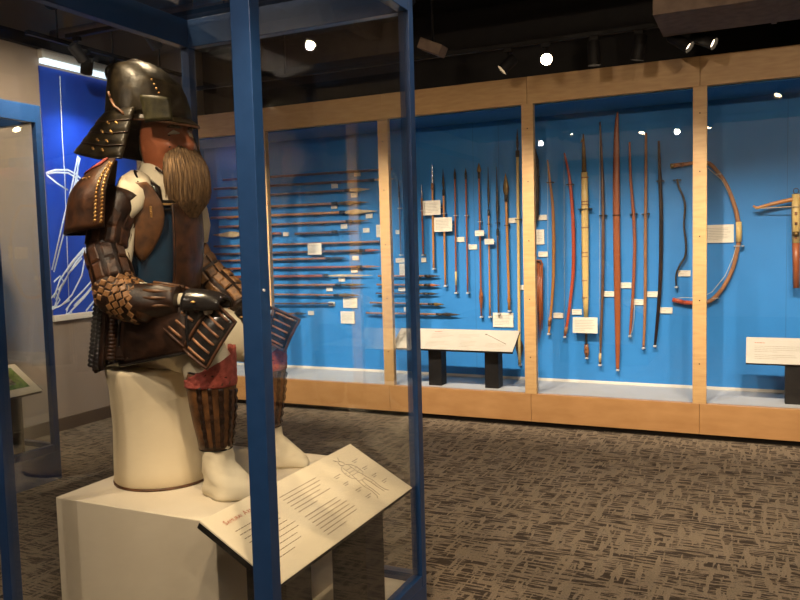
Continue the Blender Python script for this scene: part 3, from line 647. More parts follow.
cl=[(357,174,7,4.4,'topmost small caption card on the left panel, under the first pole'),(334.4,186,7.2,4.6,'small caption card under the second pole, left of the column of cards'),(354,195,7.4,4.6,'small caption card under the short pale leaf blade'),
(334,206.5,7.2,4.6,'small caption card under the neck of the long bronze blade spear'),(369,216,7.4,4.6,'small caption card under the tip of the largest cream blade'),(343.8,226.4,7.2,4.6,'small caption card under the slim bronze-pointed spear, left one'),
(366,230.3,7.2,4.6,'small caption card right of the short dark spear tip'),(285.8,234.2,7,4.4,'small caption card right of the left-pointing broad blade, by the vitrine post'),(355.4,258,7,4.4,'small caption card right of the barbed iron spearhead'),(354.2,270.4,7.2,4.6,'small caption card under the slender reddish spear'),
(341.6,279.5,7.2,4.4,'small caption card under the stout red-brown spear'),(329.3,289,7.2,4.6,'small caption card under the golden-socket spear, left of the blades'),(331.5,304,7.2,4.6,'small caption card at the end of the short dark rod'),(310.7,313,7,4.4,'small caption card lowest and leftmost, beside the armor hip')]
for x,y,w,h,l in cl: card(x,y,w,h,l,g1)
card(314.5,249,16.5,12,'large square caption card in the middle of the left spear panel',g1,lift=.062)
card(350,302.7,16.2,10.8,'upper of two large caption cards at bottom of the left panel',g1)
card(347.5,317.5,16.2,12.6,'lower of two large caption cards at bottom of the left panel',g1)
card(378.4,231,5,12.5,'narrow upright caption card against the left side of the second post',g1)
g2='caption cards in the second bay'
for x,y,w,h,l in [(431.5,207.8,18.5,14,'upper large caption card overlapping the pale-bladed spear'),(443,224.5,18.5,13.6,'lower large caption card right of and below its twin'),(503,320,20,13.6,'large caption card just above the reader panel'),
 (401.3,260.3,12.5,4.4,'wide flat caption card left of the vitrine corner post'),(403.5,269.6,9,12,'tall caption card left of the vitrine corner post, below the flat one'),(423.6,260,5,4.4,'small caption card just right of the vitrine corner post'),
 (402,289.4,8,3.8,'small caption card between the level arrows left of the vitrine post'),(406.2,309.5,5,4.6,'small caption card above the lowest arrow by the vitrine post'),(397.6,232,4.5,4,'small caption card under the leftmost thin upright spear'),
 (460.2,239.4,8.5,4.8,'small caption card right of the yellow-banded spear'),(472.6,247,8.5,4.8,'small caption card left of the heart-headed spear, lower one'),(479.4,233.2,9,5.2,'small caption card over the shaft of the heart-headed spear'),
 (489.2,241.6,9,5.2,'small caption card over the shaft of the long-spiked spear'),(512.8,220.4,8.4,4.8,'small caption card between the broad leaf blade and the tallest spear'),(521.3,287.5,4,4.4,'small caption card half hidden by the post at the tallest spear')]: card(x,y,w,h,l,g2,lift=.062 if (x,y) in ((431.5,207.8),(443,224.5),(479.4,233.2),(489.2,241.6)) else .012)
g3='caption cards in the third bay'
for x,y,w,h,l in [(541.8,217.5,9,4.8,'small caption card beside the black sheath'),(539.6,237,8.4,13.6,'upright large caption card beside the plywood post under the black sheath'),(543,254.3,9,4.8,'small caption card above the reddish strands'),
 (558.2,315.6,9,4.8,'small caption card between the light orange and red bows at their feet'),(576.7,312,9,4.8,'small caption card right of the red bow foot'),(608.8,294,9.6,4.8,'small caption card left of the broad red-brown stave'),
 (625.7,285.4,9.6,4.8,'small caption card right of the broad red-brown stave'),(638.8,302.2,10,4.8,'small caption card right of the bow with the loose string'),(652,294.3,9.8,4.8,'small caption card between the two rightmost tall staves'),
 (666,310.4,10.4,5,'small caption card right of the thick dark knotty bow'),(684.2,273.4,10,5,'small caption card beside the wavy black stick')]: card(x,y,w,h,l,g3)
card(585,325.3,22,14.2,'large caption card in front of the foot of the pale stave',g3,lift=.075)
card(718.4,233.8,23.5,15,'large caption card inside the curve of the reflex bow','caption cards by the crossbow')
# ================================================================== SAMURAI ARMOR ON ITS MANNEQUIN
BX,BY=-1.88,2.035
dr_=thing('drum_stool',(BX,BY,PZ),'cream fabric-covered drum stool the armor figure sits on','stool')
mb=MB(); rings=[]
for z,r in ((PZ+.004,.160),(PZ+.012,.166),(PZ+.06,.165),(PZ+.2,.161),(PZ+.33,.168),(PZ+.385,.178),(PZ+.40,.176),(PZ+.402,.10)):
    rings.append([Vector((BX+r*math.cos(a),BY+r*math.sin(a),z)) for a in [2*math.pi*k/40 for k in range(40)]])
mb.loft(rings).build('cover','drum',dr_)
MB().loft([[Vector((BX+r*math.cos(2*math.pi*k/40),BY+r*math.sin(2*math.pi*k/40),z)) for k in range(40)] for z,r in ((PZ,.160),(PZ+.001,.168),(PZ+.007,.169),(PZ+.009,.160))]).build('base_ring','leathl',dr_)
S=thing('samurai_armor',(-1.85,2.08,PZ),'seated suit of samurai armor with black helmet, red-brown mask and bushy tawny beard','suit of armor')
# --- mannequin body, one skinned surface
def skin_body():
    vs=[];es=[];rr=[]
    def v(p,r,par=None):
        vs.append(p); rr.append(r if isinstance(r,tuple) else (r,r)); 
        if par is not None: es.append((par,len(vs)-1))
        return len(vs)-1
    pel=v((-1.88,2.08,1.13),(.12,.10)); ab=v((-1.89,2.08,1.3),(.11,.09),pel); ch=v((-1.90,2.09,1.50),(.12,.09),ab); nb=v((-1.89,2.1,1.64),.06,ch); nk=v((-1.88,2.1,1.70),.048,nb)
    hd=v((-1.885,2.1,1.80),(.075,.085),nk); ht=v((-1.89,2.1,1.90),(.06,.07),hd)
    for s,(sh,el,wr,pa) in ((1,((-1.885,1.925,1.60),(-1.84,1.822,1.345),(-1.64,1.878,1.290),(-1.59,1.893,1.286))),(-1,((-1.925,2.20,1.59),(-1.85,2.295,1.335),(-1.70,2.29,1.22),(-1.655,2.27,1.205)))):
        a=v(sh,.046,ch); e=v(el,.038,a); w_=v(wr,.028,e); p=v(pa,(.030,.018),w_)
        for k in range(4):
            o=(k-1.5)*.017; L_=(.030,.036,.034,.026)[k]
            q0=v((pa[0]+.035,pa[1]+o,pa[2]),.009,p); q1=v((pa[0]+.035+L_*.8,pa[1]+o,pa[2]-.012),.0085,q0); v((pa[0]+.033+L_,pa[1]+o*.95,pa[2]-.038),.0075,q1)
        t0=v((pa[0]+.01,pa[1]+s*.033,pa[2]-.005),.010,p); v((pa[0]+.045,pa[1]+s*.036,pa[2]-.02),.009,t0)
    for (hp,kn,an,toe) in (((-1.86,1.98,1.13),(-1.60,1.95,1.115),(-1.585,1.95,.73),(-1.46,1.94,.69)),((-1.86,2.2,1.13),(-1.62,2.30,1.10),(-1.63,2.30,.73),(-1.50,2.31,.69))):
        h=v(hp,.075,pel); k=v(kn,.052,h); m_=v(((kn[0]+an[0])/2,(kn[1]+an[1])/2,.95),.045,k); a=v(an,.032,m_); v(toe,.024,a)
    me=bpy.data.meshes.new('b'); me.from_pydata([Vector(p) for p in vs],es,[]); o=bpy.data.objects.new('b',me); COL.objects.link(o)
    md=o.modifiers.new('s','SKIN')
    for i,r in enumerate(rr): me.skin_vertices[0].data[i].radius=r
    me.skin_vertices[0].data[0].use_root=True
    md.use_smooth_shade=True; sb=o.modifiers.new('d','SUBSURF'); sb.levels=1; sb.render_levels=1
    dg=bpy.context.evaluated_depsgraph_get(); m2=bpy.data.meshes.new_from_object(o.evaluated_get(dg))
    mb=MB().add([p.co for p in m2.vertices],[tuple(q.vertices) for q in m2.polygons],True)
    bpy.data.objects.remove(o); return mb.build('mannequin_body','cream',S)
skin_body()
def ell(cx,cy,z,rx,ry,n=32,tilt=0,a0=0): return [Vector((cx+rx*math.cos(a),cy+ry*math.sin(a),z+tilt*math.cos(a))) for a in [2*math.pi*k/n+a0 for k in range(n)]]
# --- trousers and robe
robe=MB().loft([ell(-1.905,2.07,1.30,.10,.13),ell(-1.905,2.07,1.45,.11,.155),ell(-1.90,2.065,1.56,.115,.190),ell(-1.895,2.075,1.63,.10,.165),ell(-1.885,2.10,1.685,.075,.10),ell(-1.88,2.10,1.75,.068,.075),ell(-1.88,2.1,1.765,.055,.06)])
robe.build('under_robe','cream',S)
mb=MB()
def wrinkle(a,z,k): return .004*math.sin(a*3+z*60+k)+.003*math.sin(a*5-z*90)+.0028*math.sin(z*260+2.2*math.sin(a*2))
def limb(mb,cs,n=24,wr=1.0):
    """cs: list of (x,y,z,r) ; rings perpendicular to the path"""
    P=[Vector(c[:3]) for c in cs]; rings=[]; prev=None
    for i,p in enumerate(P):
        t=(P[min(i+1,len(P)-1)]-P[max(i-1,0)]).normalized(); a=prev if prev else (Vector((0,1,0)))
        b=t.cross(a).normalized(); a2=b.cross(t).normalized(); prev=a2
        rings.append([p+(b*math.cos(q)+a2*math.sin(q))*(cs[i][3]+wr*wrinkle(q,p.z,i)) for q in [2*math.pi*k/n for k in range(n)]])
    return mb.loft(rings)
def dens(cs,k=4):
    out=[]
    for i in range(len(cs)-1):
        for j in range(k):
            t=j/k; out.append(tuple(cs[i][m]*(1-t)+cs[i+1][m]*t for m in range(4)))
    out.append(cs[-1]); return out
limb(MB(),dens([(-1.90,2.0,1.14,.10),(-1.75,1.97,1.15,.095),(-1.64,1.955,1.135,.088),(-1.60,1.95,1.09,.080),(-1.595,1.95,1.0,.062)])).build('trouser_leg','cream',S)
limb(MB(),dens([(-1.90,2.18,1.14,.10),(-1.75,2.25,1.14,.095),(-1.66,2.29,1.12,.085),(-1.62,2.30,1.07,.075),(-1.62,2.30,.99,.06)])).build('trouser_leg','cream',S)
for (x,y,dy) in ((-1.578,1.95,-.014),(-1.628,2.30,.014)):
    prof=[(.875,0,.044,.044),(.84,0,.048,.047),(.81,0,.050,.049),(.79,0,.049,.048),(.765,.004,.053,.050),(.745,.012,.061,.050),(.728,.026,.076,.051),(.712,.040,.090,.052),(.695,.052,.104,.053),(.678,.058,.112,.053),(.664,.059,.113,.052),(.6575,.059,.108,.048)]
    rings=[]
    for n_,(z,ox,rx,ry) in enumerate(prof):
        rings.append([Vector((x+ox+(rx+wrinkle(a,z,n_)*1.3)*math.cos(a),y+dy*(ox*12)*.5+(ry*(1-.25*max(0,math.cos(a))*(z<.73))+wrinkle(a,z,n_)*1.1)*math.sin(a),z+(.006*math.sin(a*2+n_) if .66<z<.86 else 0))) for a in [2*math.pi*k/36 for k in range(36)]])
    MB().loft(rings).build('cloth_sock','cream',S)
# --- shin guards
def shin(cx,cy,zt,zb,rt,rb,face,toe_dx,name='shin_guard'):
    # face: angle (rad) the plate looks along
    def fn(u,v,ex=0):
        a=face+(u-.5)*R(250); z=zt+(zb-zt)*v; r=rt+(rb-rt)*min(1,v*1.1)+ex
        r+=.006*math.sin(v*3.14); zz=z+(1-v)*(.022-.045*u*min(1,u*1.6))
        return Vector((cx+toe_dx*v+r*math.cos(a),cy+r*math.sin(a),zz))
    g=MB().patch(fn,28,12,.004).build(name,'leathl',S)
    mb=MB()
    for uc,w_ in ((.28,.05),(.38,.035),(.48,.05),(.58,.035),(.68,.05),(.78,.035)):
        m_=MB().patch(lambda u,v:fn(uc+(u-.5)*w_,.16+v*.80,.004+.0025*math.sin(v*40)*(w_<.1)),4,26,.003).build('splint','leathd',g)
    for (v_,) in ((.0,),(1.0,)): mb.tube([fn(u/24,v_,.001) for u in range(25)],.0042,6)
    mb.tube([fn(0,v/12,.001) for v in range(13)],.004,6); mb.tube([fn(1,v/12,.001) for v in range(13)],.004,6)
    mb.build('edge_binding','lacq',g)
    # quilted knee cloth
    def kf(u,v):
        a=face+(u-.5)*R(210); r=rt+.006+.004*math.sin(u*60)*math.sin(v*14); top=zt-.012+.105*min(1,u*1.25)
        return Vector((cx+r*math.cos(a),cy+r*math.sin(a),zt-.03+(top-zt+.03)*v))
    MB().patch(kf,30,8,.005).build('knee_cloth','redcl',S)
shin(-1.590,1.95,1.045,.812,.077,.050,R(-25),.01)
shin(-1.622,2.30,1.04,.80,.072,.048,R(-12),-.004)
# --- cuirass
CX,CY=-1.910,2.068
def tor(a,z,ex=0):
    t=(z-1.26)/(1.60-1.26); rx=.120+.020*math.sin(min(1,max(0,t))*2.6); ry=.145+.024*math.sin(min(1,max(0,t))*2.2)
    return Vector((CX+.006*t+(rx+ex)*math.cos(a),CY+.012*t+(ry+ex)*math.sin(a),z))
mb=MB(); zs=[1.26,1.30,1.36,1.42,1.48,1.54,1.585,1.60]
mb.loft([[tor(2*math.pi*k/40,z) for k in range(40)] for z in zs]); cui=mb.build('cuirass','lacq_reflection',S)
MB().patch(lambda u,v:tor(R(-22)+u*R(62),1.605-v*.30,.008),20,12,.005).build('breast_plate','leather',cui)
MB().patch(lambda u,v:tor(R(-150)+u*R(60),1.59-v*.30,.006),16,10,.005).build('side_plate','leathd',cui)
for z,ex,m_,r_ in ((1.603,.008,'gold',.0035),(1.612,.004,'lacq',.006),(1.585,.008,'lacq',.005),(1.27,.006,'leathl',.006)):
    MB().tube([tor(R(-150)+k*R(230)/40,z,ex) for k in range(41)],r_,6).build('rim_band',m_,cui)
mb=MB()
for a in (-20,38):
    mb.tube([tor(R(a),1.60-k*.03,.011) for k in range(10)],.003,5)
mb.build('plate_edge','lacq',cui)
# straps over the shoulders
for y in (1.99,2.19):
    MB().tube([(-1.80,y,1.60),(-1.81,y,1.66),(-1.86,y,1.695),(-1.93,y,1.69),(-1.98,y,1.62)],[.018]*5,8,flat=.35,up=(0,0,1)).build('shoulder_strap','lacq',S)
# teardrop plaque hung from the right strap
nrm=Vector((.60,-.80,0)); lat=Vector((.80,.60,0)); C0=Vector((CX,CY,0))+nrm*.170-lat*.020
def tear(u,v):
    z=1.672-.25*v; w=.075*(math.sin(min(1,(v+.10)/.50)*math.pi/2) if v<.40 else max(.012,math.cos((v-.40)/.60*math.pi/2)**.8))
    s=(u-.5)*2; return C0+lat*(s*w)+nrm*(.014*(1-s*s)-.012)+Vector((0,0,z))
tp=MB().patch(tear,14,22,.006).build('leather_plaque','leathl',S)
mb=MB(); mb.tube([tear(0,v/22) for v in range(23)]+[tear(1,v/22) for v in range(22,-1,-1)],.0032,6); mb.build('plaque_edge','lacq',tp)
mb=MB()
for k in range(5):
    c=tear(.74,.32+.03*k)+nrm*.003; mb.ball(c,(.006,.006,.005),8,5)
mb.build('gilt_studs','gold',tp)
# side cords
MB().tube([tear(.5,.0),tear(.5,0)+Vector((-.03,.02,.04)),Vector((-1.86,1.985,1.70))],.005,6).build('plaque_cord','lacq',S)
# --- sleeves (armoured)
def pad(mb,c,n,t,w,h,d,skew=0):
    n=n.normalized(); b=n.cross(t).normalized(); t=b.cross(n).normalized()
    q=[(-w,0),(0,-h),(w,0),(0,h)] if skew else [(-w,-h),(w,-h),(w,h),(-w,h)]
    base=[c+b*x+t*y for x,y in q]; top=[c+n*d+b*x*.72+t*y*.72 for x,y in q]
    mb.add(base+top,[(0,1,5,4),(1,2,6,5),(2,3,7,6),(3,0,4,7),(4,5,6,7),(3,2,1,0)])
def sleeve(cs,name,m,pads=None,wr=.6,pm='leathl'):
    cs=dens(cs,4); o=limb(MB(),cs,28,wr).build(name,m,S)
    if pads:
        P=[Vector(c[:3]) for c in cs]; Ls=[0]
        for i in range(1,len(P)): Ls.append(Ls[-1]+(P[i]-P[i-1]).length)
        for (f0,f1,rows,cols,w,h,d,sk) in pads:
            mb=MB()
            for r_ in range(rows):
                f=(f0+(f1-f0)*(r_+.5)/rows)*Ls[-1]; i=max(j for j in range(len(Ls)) if Ls[j]<=f+1e-9); i=min(i,len(P)-2)
                tt=(f-Ls[i])/(Ls[i+1]-Ls[i]); c=P[i].lerp(P[i+1],tt); r=cs[i][3]*(1-tt)+cs[i+1][3]*tt; t=(P[i+1]-P[i]).normalized()
                b=t.cross(Vector((0,1,0))).normalized(); a2=b.cross(t).normalized()
                for k in range(cols):
                    q=2*math.pi*(k+(.5 if sk and r_%2 else 0))/cols; n=b*math.cos(q)+a2*math.sin(q)
                    pad(mb,c+n*(r+.001),n,t,w,h,d,sk)
            mb.build('armour_scales',pm,o)
    return o
RA=[(-1.885,1.915,1.63,.070),(-1.895,1.865,1.54,.068),(-1.885,1.83,1.44,.064),(-1.84,1.815,1.345,.062)]
sleeve(RA,'upper_sleeve','leathd',[(.22,.97,4,9,.0165,.028,.0025,0)],pm='leather')
RF=[(-1.85,1.812,1.365,.062),(-1.83,1.815,1.315,.072),(-1.77,1.835,1.288,.066),(-1.70,1.86,1.290,.056),(-1.635,1.878,1.292,.048)]
sleeve(RF,'forearm_sleeve','leathd',[(.02,.50,7,15,.0150,.0125,.0018,1)],pm='tan')
MB().ball((-1.735,1.845,1.282),(.042,.062,.060),18,10).build('elbow_guard','leather',S)
mb=MB()
for k in range(9):
    a=R(-100+k*25); c=Vector((-1.675,1.866,1.290)); d_=Vector((0,math.sin(a),math.cos(a)))
    mb.tube([c+Vector((-.045,-.01,0))+d_*.060,c+d_*.054,c+Vector((.04,.012,0))+d_*.047],.006,6)
mb.build('forearm_splints','leathl',S)
LA=[(-1.93,2.20,1.62,.056),(-1.92,2.235,1.52,.056),(-1.895,2.27,1.42,.056),(-1.845,2.30,1.335,.058)]
sleeve(LA,'upper_sleeve','leathd',[(.40,1.0,4,9,.017,.018,.004,0)],pm='tan')
LF=[(-1.85,2.30,1.345,.060),(-1.80,2.31,1.30,.060),(-1.75,2.31,1.26,.054),(-1.70,2.29,1.225,.048)]
sleeve(LF,'forearm_sleeve','leathd',[(.1,.95,4,8,.016,.018,.004,0)],pm='tan')
# gauntlets : domed hand plates
def hand_plate(c,d,name='hand_guard'):
    c=Vector(c); d=Vector(d).normalized(); sd=Vector((0,0,1)).cross(d).normalized(); up=d.cross(sd)
    def fn(u,v):
        a=(u-.5)*R(215); L_=-.055+.125*v; w=.052*(1-.20*v**2) ; h=.040*(1-.45*v**3)+.006
        return c+d*L_+sd*(w*math.sin(a))+up*(h*math.cos(a)-.012)
    o=MB().patch(fn,18,12,.004).build(name,'lacq',S)
    MB().tube([fn(u/18,.98)+d*.002 for u in range(19)],.0035,6).build('edge_cord','leathd',o)
    MB().patch(lambda u,v:fn(.24+.13*v,.40+.57*u)+up*.003,8,4,.003).build('white_edge_cloth','cream',o)
    mb=MB(); mb.ball(fn(.14,.35)+up*.002,(.010,.010,.004),10,5); mb.build('gilt_crest','gold',o); return o
hand_plate((-1.555,1.90,1.290),(.97,.12,-.04)); hand_plate((-1.63,2.262,1.205),(.9,-.3,-.2))
# --- shoulder guards
def sode(cx,cy,a0,a1,side,sc_=1.0):
    am=(a0+a1)/2
    def fn(u,v,ex=0):
        a=a0+(a1-a0)*u
        r=sc_*(.030+.098*math.sin(min(1,v/.62)*math.pi/2)+.012*max(0,v-.6)); z=1.742-.205*v-.020*v*v
        out=math.cos(a-am); z-=.012*(v>.3)*(v-.3)*out
        z+=.028*max(0,u-.5)*v; r+=ex; r*=1+.10*v*max(0,out)
        return Vector((cx+r*math.cos(a)-.02*v*(side<0),cy+r*math.sin(a),z))
    o=MB().patch(fn,28,16,.007).build('shoulder_guard','leather',S)
    mb=MB(); mb.tube([fn(u/28,1.0,.002) for u in range(29)],.004,6).build('lower_edge','leathd',o)
    # braided chain down the front edge
    mb=MB()
    for k in range(17):
        for s_ in (0,1):
            c=fn((.93 if side<0 else .07)+(.045*s_),.10+k*.052+.02*s_,.006); mb.tube([c,c+Vector((.004,.003,.010))],.0042,5)
    mb.build('braided_lacing','gold',o)
    mb=MB(); mb.patch(lambda u,v:fn(.05+u*.75,-.02+.24*v*(.4+.6*math.sin(u*3.1)),.014),14,4,.004); mb.build('red_lining','redcl',o)
    mb=MB()
    for k in range(3): c=fn(.70+.05*k,.30,.008); mb.ball(c,(.006,.006,.004),8,4)
    mb.build('gilt_rivets','gold',o)
sode(-1.868,1.885,R(140),R(300),-1,1.07)
sode(-1.935,2.21,R(30),R(200),1,.62)
MB().tube([Q(140,176,'Y',1.97),Q(135,184,'Y',1.93),Q(127,203,'Y',1.89),Q(120,222,'Y',1.86)],[.036,.052,.050,.024],14,flat=.55,up=(.6,-.8,0)).build('sleeve_cloth','cream',S)
MB().tube([Q(194,196,'Y',2.16),Q(198,210,'Y',2.2),Q(201,226,'Y',2.22),Q(203,242,'Y',2.24)],[.02,.034,.034,.018],14,flat=.7,up=(.6,-.8,0)).build('sleeve_cloth','cream',S)
# --- skirt plates
def plate(corners,n,label_m='lacq',bars=6,th=.008,bulge=.012,name='skirt_plate',bm_='copper',edge='leather'):
    A,B,C_,D=map(Vector,corners); nr=(B-A).cross(D-A).normalized()
    if nr.dot(Vector((.6,-.8,.1)))<0: nr=-nr
    def fn(u,v,ex=0):
        p=A.lerp(B,u).lerp(D.lerp(C_,u),v); return p+nr*(bulge*(1-(2*u-1)**2)*(1)+bulge*.5*(1-(2*v-1)**2)+ex)
    o=MB().patch(fn,10,12,th).build(name,label_m,S)
    for k in range(bars):
        vc=(k+.5)/bars; wv=.13/bars
        mb=MB().patch(lambda u,v:fn(.14+.72*u,vc+(v-.5)*2*wv,.004),8,2,.003)
        mb.build('lacing_bar',bm_,o)
    mb=MB(); ring=[fn(u/10,0,.001) for u in range(11)]+[fn(1,v/12,.001) for v in range(1,13)]+[fn(1-u/10,1,.001) for u in range(1,11)]+[fn(0,1-v/12,.001) for v in range(1,13)]
    mb.tube(ring,.0050,6); mb.build('edge_binding',edge,o); return o
g=lambda x,y,Y:Q(x,y,'Y',Y)
plate([g(184,349,1.845),g(207,369,1.84),g(236,322,1.89),g(214,300,1.91)],5,bars=6)
plate([g(158,322,1.85),g(184,347,1.845),g(213,303,1.90),g(186,288,1.91)],5,bars=5)
plate([g(268,342,2.24),g(285,351,2.24),g(300,320,2.27),g(274,308,2.28)],5,bars=5)
plate([g(246,330,2.26),g(268,343,2.24),g(275,309,2.28),g(252,300,2.29)],5,bars=4)
# side and rear skirts
def skirt(a0,a1,zt,zb,m,name,rows,lac):
    def fn(u,v,ex=0):
        a=a0+(a1-a0)*u; r=.02+.030*v+ex; return Vector((CX-.005+(.135+r)*math.cos(a),CY-.01+(.165+r)*math.sin(a),zt+(zb-zt)*v))
    o=MB().patch(fn,10,12,.008).build(name,m,S)
    for k in range(rows):
        MB().tube([fn(u/10,(k+1)/rows-.02,.003) for u in range(11)],.006,6).build('lame_edge','leathd',o)
    for c in range(2):
        mb=MB()
        for k in range(rows*3):
            mb.ball(fn(.25+.5*c,(k+.5)/(rows*3),.008),(.015,.015,.010),8,5)
        mb.build('knotted_lacing',lac,o)
skirt(R(-175),R(-142),1.25,1.035,'lacq','rear_skirt_plate',5,'lacq')
skirt(R(-138),R(-98),1.28,1.065,'leathd','side_skirt_plate',5,'lacq')
skirt(R(-94),R(-55),1.28,1.10,'leathd','side_skirt_plate',5,'leather')
plate([g(120,366,1.86),g(190,352,1.85),g(188,306,1.87),g(124,300,1.86)],5,label_m='leathd',bars=0,bulge=.02,name='hip_skirt_plate',edge='lacq')
skirt(R(150),R(190),1.25,1.05,'lacq','rear_skirt_plate',5,'lacq')
MB().tube([tor(2*math.pi*k/40,1.262,.012) for k in range(41)],.014,8).build('waist_cord','leather',S)
# --- helmet, mask, beard
HX,HY=-1.925,2.10
hr=MB(); hs=[]
for z,rx,ry,cx in ((1.895,.160,.126,-1.930),(1.93,.158,.124,-1.932),(1.975,.150,.117,-1.937),(2.02,.138,.106,-1.946),(2.055,.118,.094,-1.962),(2.083,.096,.078,-1.980),(2.102,.072,.058,-1.992),(2.111,.036,.03,-1.995)):
    hs.append([Vector((cx+rx*math.cos(a)*(1+.012*(k%4==0)),HY+ry*math.sin(a)*(1+.012*(k%4==0)),z)) for k,a in [(k,2*math.pi*k/64) for k in range(64)]])
hb=hr.loft(hs).build('helmet_bowl','helm',S)
MB().ball((-2.055,2.07,2.075),(.028,.030,.034),14,8).build('crown_knob','helm',hb)
MB().tube([(-2.02,2.1,2.108),(-1.98,2.1,2.116),(-1.935,2.1,2.104)],[.02,.014,.008],8,flat=.5,up=(0,0,1)).build('crown_ridge','leathd',hb)
mb=MB()
for k in range(9):
    t=k/8; p=Vector((-1.853+.075*t,2.03+.0*t,2.02-.125*t)); mb.ball(p+Vector((.018,-.012,0)),(.004,.004,.004),6,4)
mb.build('gilt_rivets','gold',hb)
def vis(u,v):
    a=R(-78)+u*R(156); rr=v
    base=Vector((HX-.022+.160*math.cos(a),HY+.126*math.sin(a),1.905)); out=Vector((math.cos(a),math.sin(a)*.55,0))
    return base+out*(.012*v+.040*v*max(0,math.cos(a))**3)+Vector((0,0,-.016*v-.022*v*max(0,math.cos(a))**3))
vv=MB().patch(vis,26,6,.005).build('helmet_visor','helm',S)
MB().tube([vis(u/26,1) for u in range(27)],.0042,6).build('visor_edge','copper',vv)
def shk(u,v,ex=0):
    a=R(72)+u*R(216); vv_=v; st_=.006*((v*4)%1)
    rx=.166+.088*v+st_+ex; ry=.126+.088*v+st_+ex; back=max(0,-math.cos(a))
    return Vector((HX-.015*v+rx*math.cos(a),HY+ry*math.sin(a),1.925-.175*v+.060*v*back))
nk=MB().patch(shk,44,16,.006).build('neck_guard','helm',S)
for k in (1,2,3,4):
    MB().tube([shk(u/44,k/4-.012,.002) for u in range(45)],.0035,6).build('lame_edge','leathd' if k<4 else 'lacq',nk)
mb=MB()
for k in range(4):
    for j in range(2):
        c=shk(.925-.05*j-.004*k,.30+.18*k,.005); mb.tube([c+Vector((-.006,0,.008)),c+Vector((.006,0,-.004))],.004,5)
mb.build('gilt_lacing','gold',nk)
# turned-back side plates
for s in (-1,1):
    cs_=[Q(141,95,'Y',1.945),Q(170,98,'Y',1.962),Q(173,120,'Y',1.962),Q(146,122,'Y',1.945)] if s<0 else [Vector((-1.97,2.235,2.0)),Vector((-1.88,2.225,1.99)),Vector((-1.88,2.225,1.91)),Vector((-1.96,2.235,1.90))]
    def fk(u,v): return cs_[0].lerp(cs_[1],u).lerp(cs_[3].lerp(cs_[2],u),v)+Vector((.6,-.8*1,0))*(.012*math.sin(u*3.14)*(1 if s<0 else -1))
    MB().patch(fk,8,8,.006).build('turned_back_plate','helmg',S)
    MB().tube([fk(0,v/8) for v in range(9)]+[fk(u/8,1) for u in range(1,9)],.0032,6).build('plate_edge','lacq',S)
MB().tube([(-1.965,1.962,1.96),(-1.945,1.956,1.935),(-1.915,1.955,1.915),(-1.895,1.957,1.89)],.0045,6).tube([(-1.965,1.962,1.96),(-1.972,1.960,1.985)],.004,6).build('orange_cord','copper',S)
# face
FX,FY=-1.872,2.105; FA=R(-4)
def face(u,v,ex=0):
    a=FA+(u-.5)*R(200); z=1.895-.185*v
    r=.078+.018*math.sin(min(1,v*1.25)*math.pi)*.6-.012*max(0,v-.75)*4+ex
    fr=math.exp(-((a-FA)/.20)**2)                      # nose ridge
    r+=fr*(.030*math.exp(-((v-.50)/.13)**2)) + .010*math.exp(-((abs(a-FA)-.62)/.25)**2)*math.exp(-((v-.52)/.12)**2)
    r-=.012*math.exp(-((abs(a-FA)-.42)/.20)**2)*math.exp(-((v-.24)/.08)**2)   # eye sockets
    r+=.010*math.exp(-((v-.80)/.08)**2)*math.exp(-((a-FA)/.5)**2)
    return Vector((FX+r*1.12*math.cos(a),FY+r*math.sin(a),z))
MB().patch(face,40,30,.005).build('face_mask','mask',S)
for s in (-1,1):
    MB().tube([face(.5+s*.07,.27,.004),face(.5+s*.13,.255,.007),face(.5+s*.20,.30,.004)],[.003,.0095,.002],8,flat=.9).build('eye_opening','cream',S)
    for va,vb in ((.40,.47),(.50,.60),(.36,.33)):
        MB().tube([face(.5+s*.11,va,.001),face(.5+s*.19,(va+vb)/2-.02,.003),face(.5+s*.27,vb,.001)],[.001,.0035,.001],6).build('cheek_crease','leathd',S)
    MB().tube([face(.5+s*k,.17-.02*j,.006) for k,j in ((.05,0),(.10,1),(.15,1),(.20,.2))],[.003,.006,.006,.003],6).build('brow','hair',S)
MB().tube([face(.38,.71,.004),face(.5,.69,.006),face(.62,.71,.004)],.006,8).build('mouth','leathd',S)
for s in (-1,1): MB().ball((FX-.01,FY+s*.086,1.80),(.016,.007,.026),10,6).build('mask_ear','mask',S)
# beard
rn=random.Random(11)
def bd(a,v,ex=0):
    z=1.842-.282*v; 
    w=(.020+.062*math.sin(min(1,v*2.2)*math.pi/2))*(1 if v<.78 else max(.25,1-(v-.78)*3.0)); 
    cx=-1.818+.045*math.sin(min(1,v*1.7)*math.pi/2); rx=w*.80+ex; ry=w*.98+ex
    return Vector((cx+rx*math.cos(a),2.100+ry*math.sin(a),z))
mb=MB().loft([[bd(2*math.pi*k/24,v/14) for k in range(24)] for v in range(15)]); be=mb.build('beard','hair',S)
mb=MB()
for k in range(420):
    a=rn.uniform(0,2*math.pi); l0=rn.uniform(0,.35); l1=min(1.03,l0+rn.uniform(.35,.75)); e=rn.uniform(.001,.006); a1=a+rn.uniform(-.12,.12)
    mb.tube([bd(a+(a1-a)*t,l0+(l1-l0)*t,e*(.3+t)) for t in (0,.25,.5,.75,1)],[.0008,.0018,.0018,.0014,.0005],4)
o=mb.build('beard_strands','hair',be); o['kind']='stuff'
MB().tube([(-1.84,2.02,1.73),(-1.81,2.05,1.70),(-1.79,2.08,1.69)],.004,6).build('chin_cord','leathd',S)
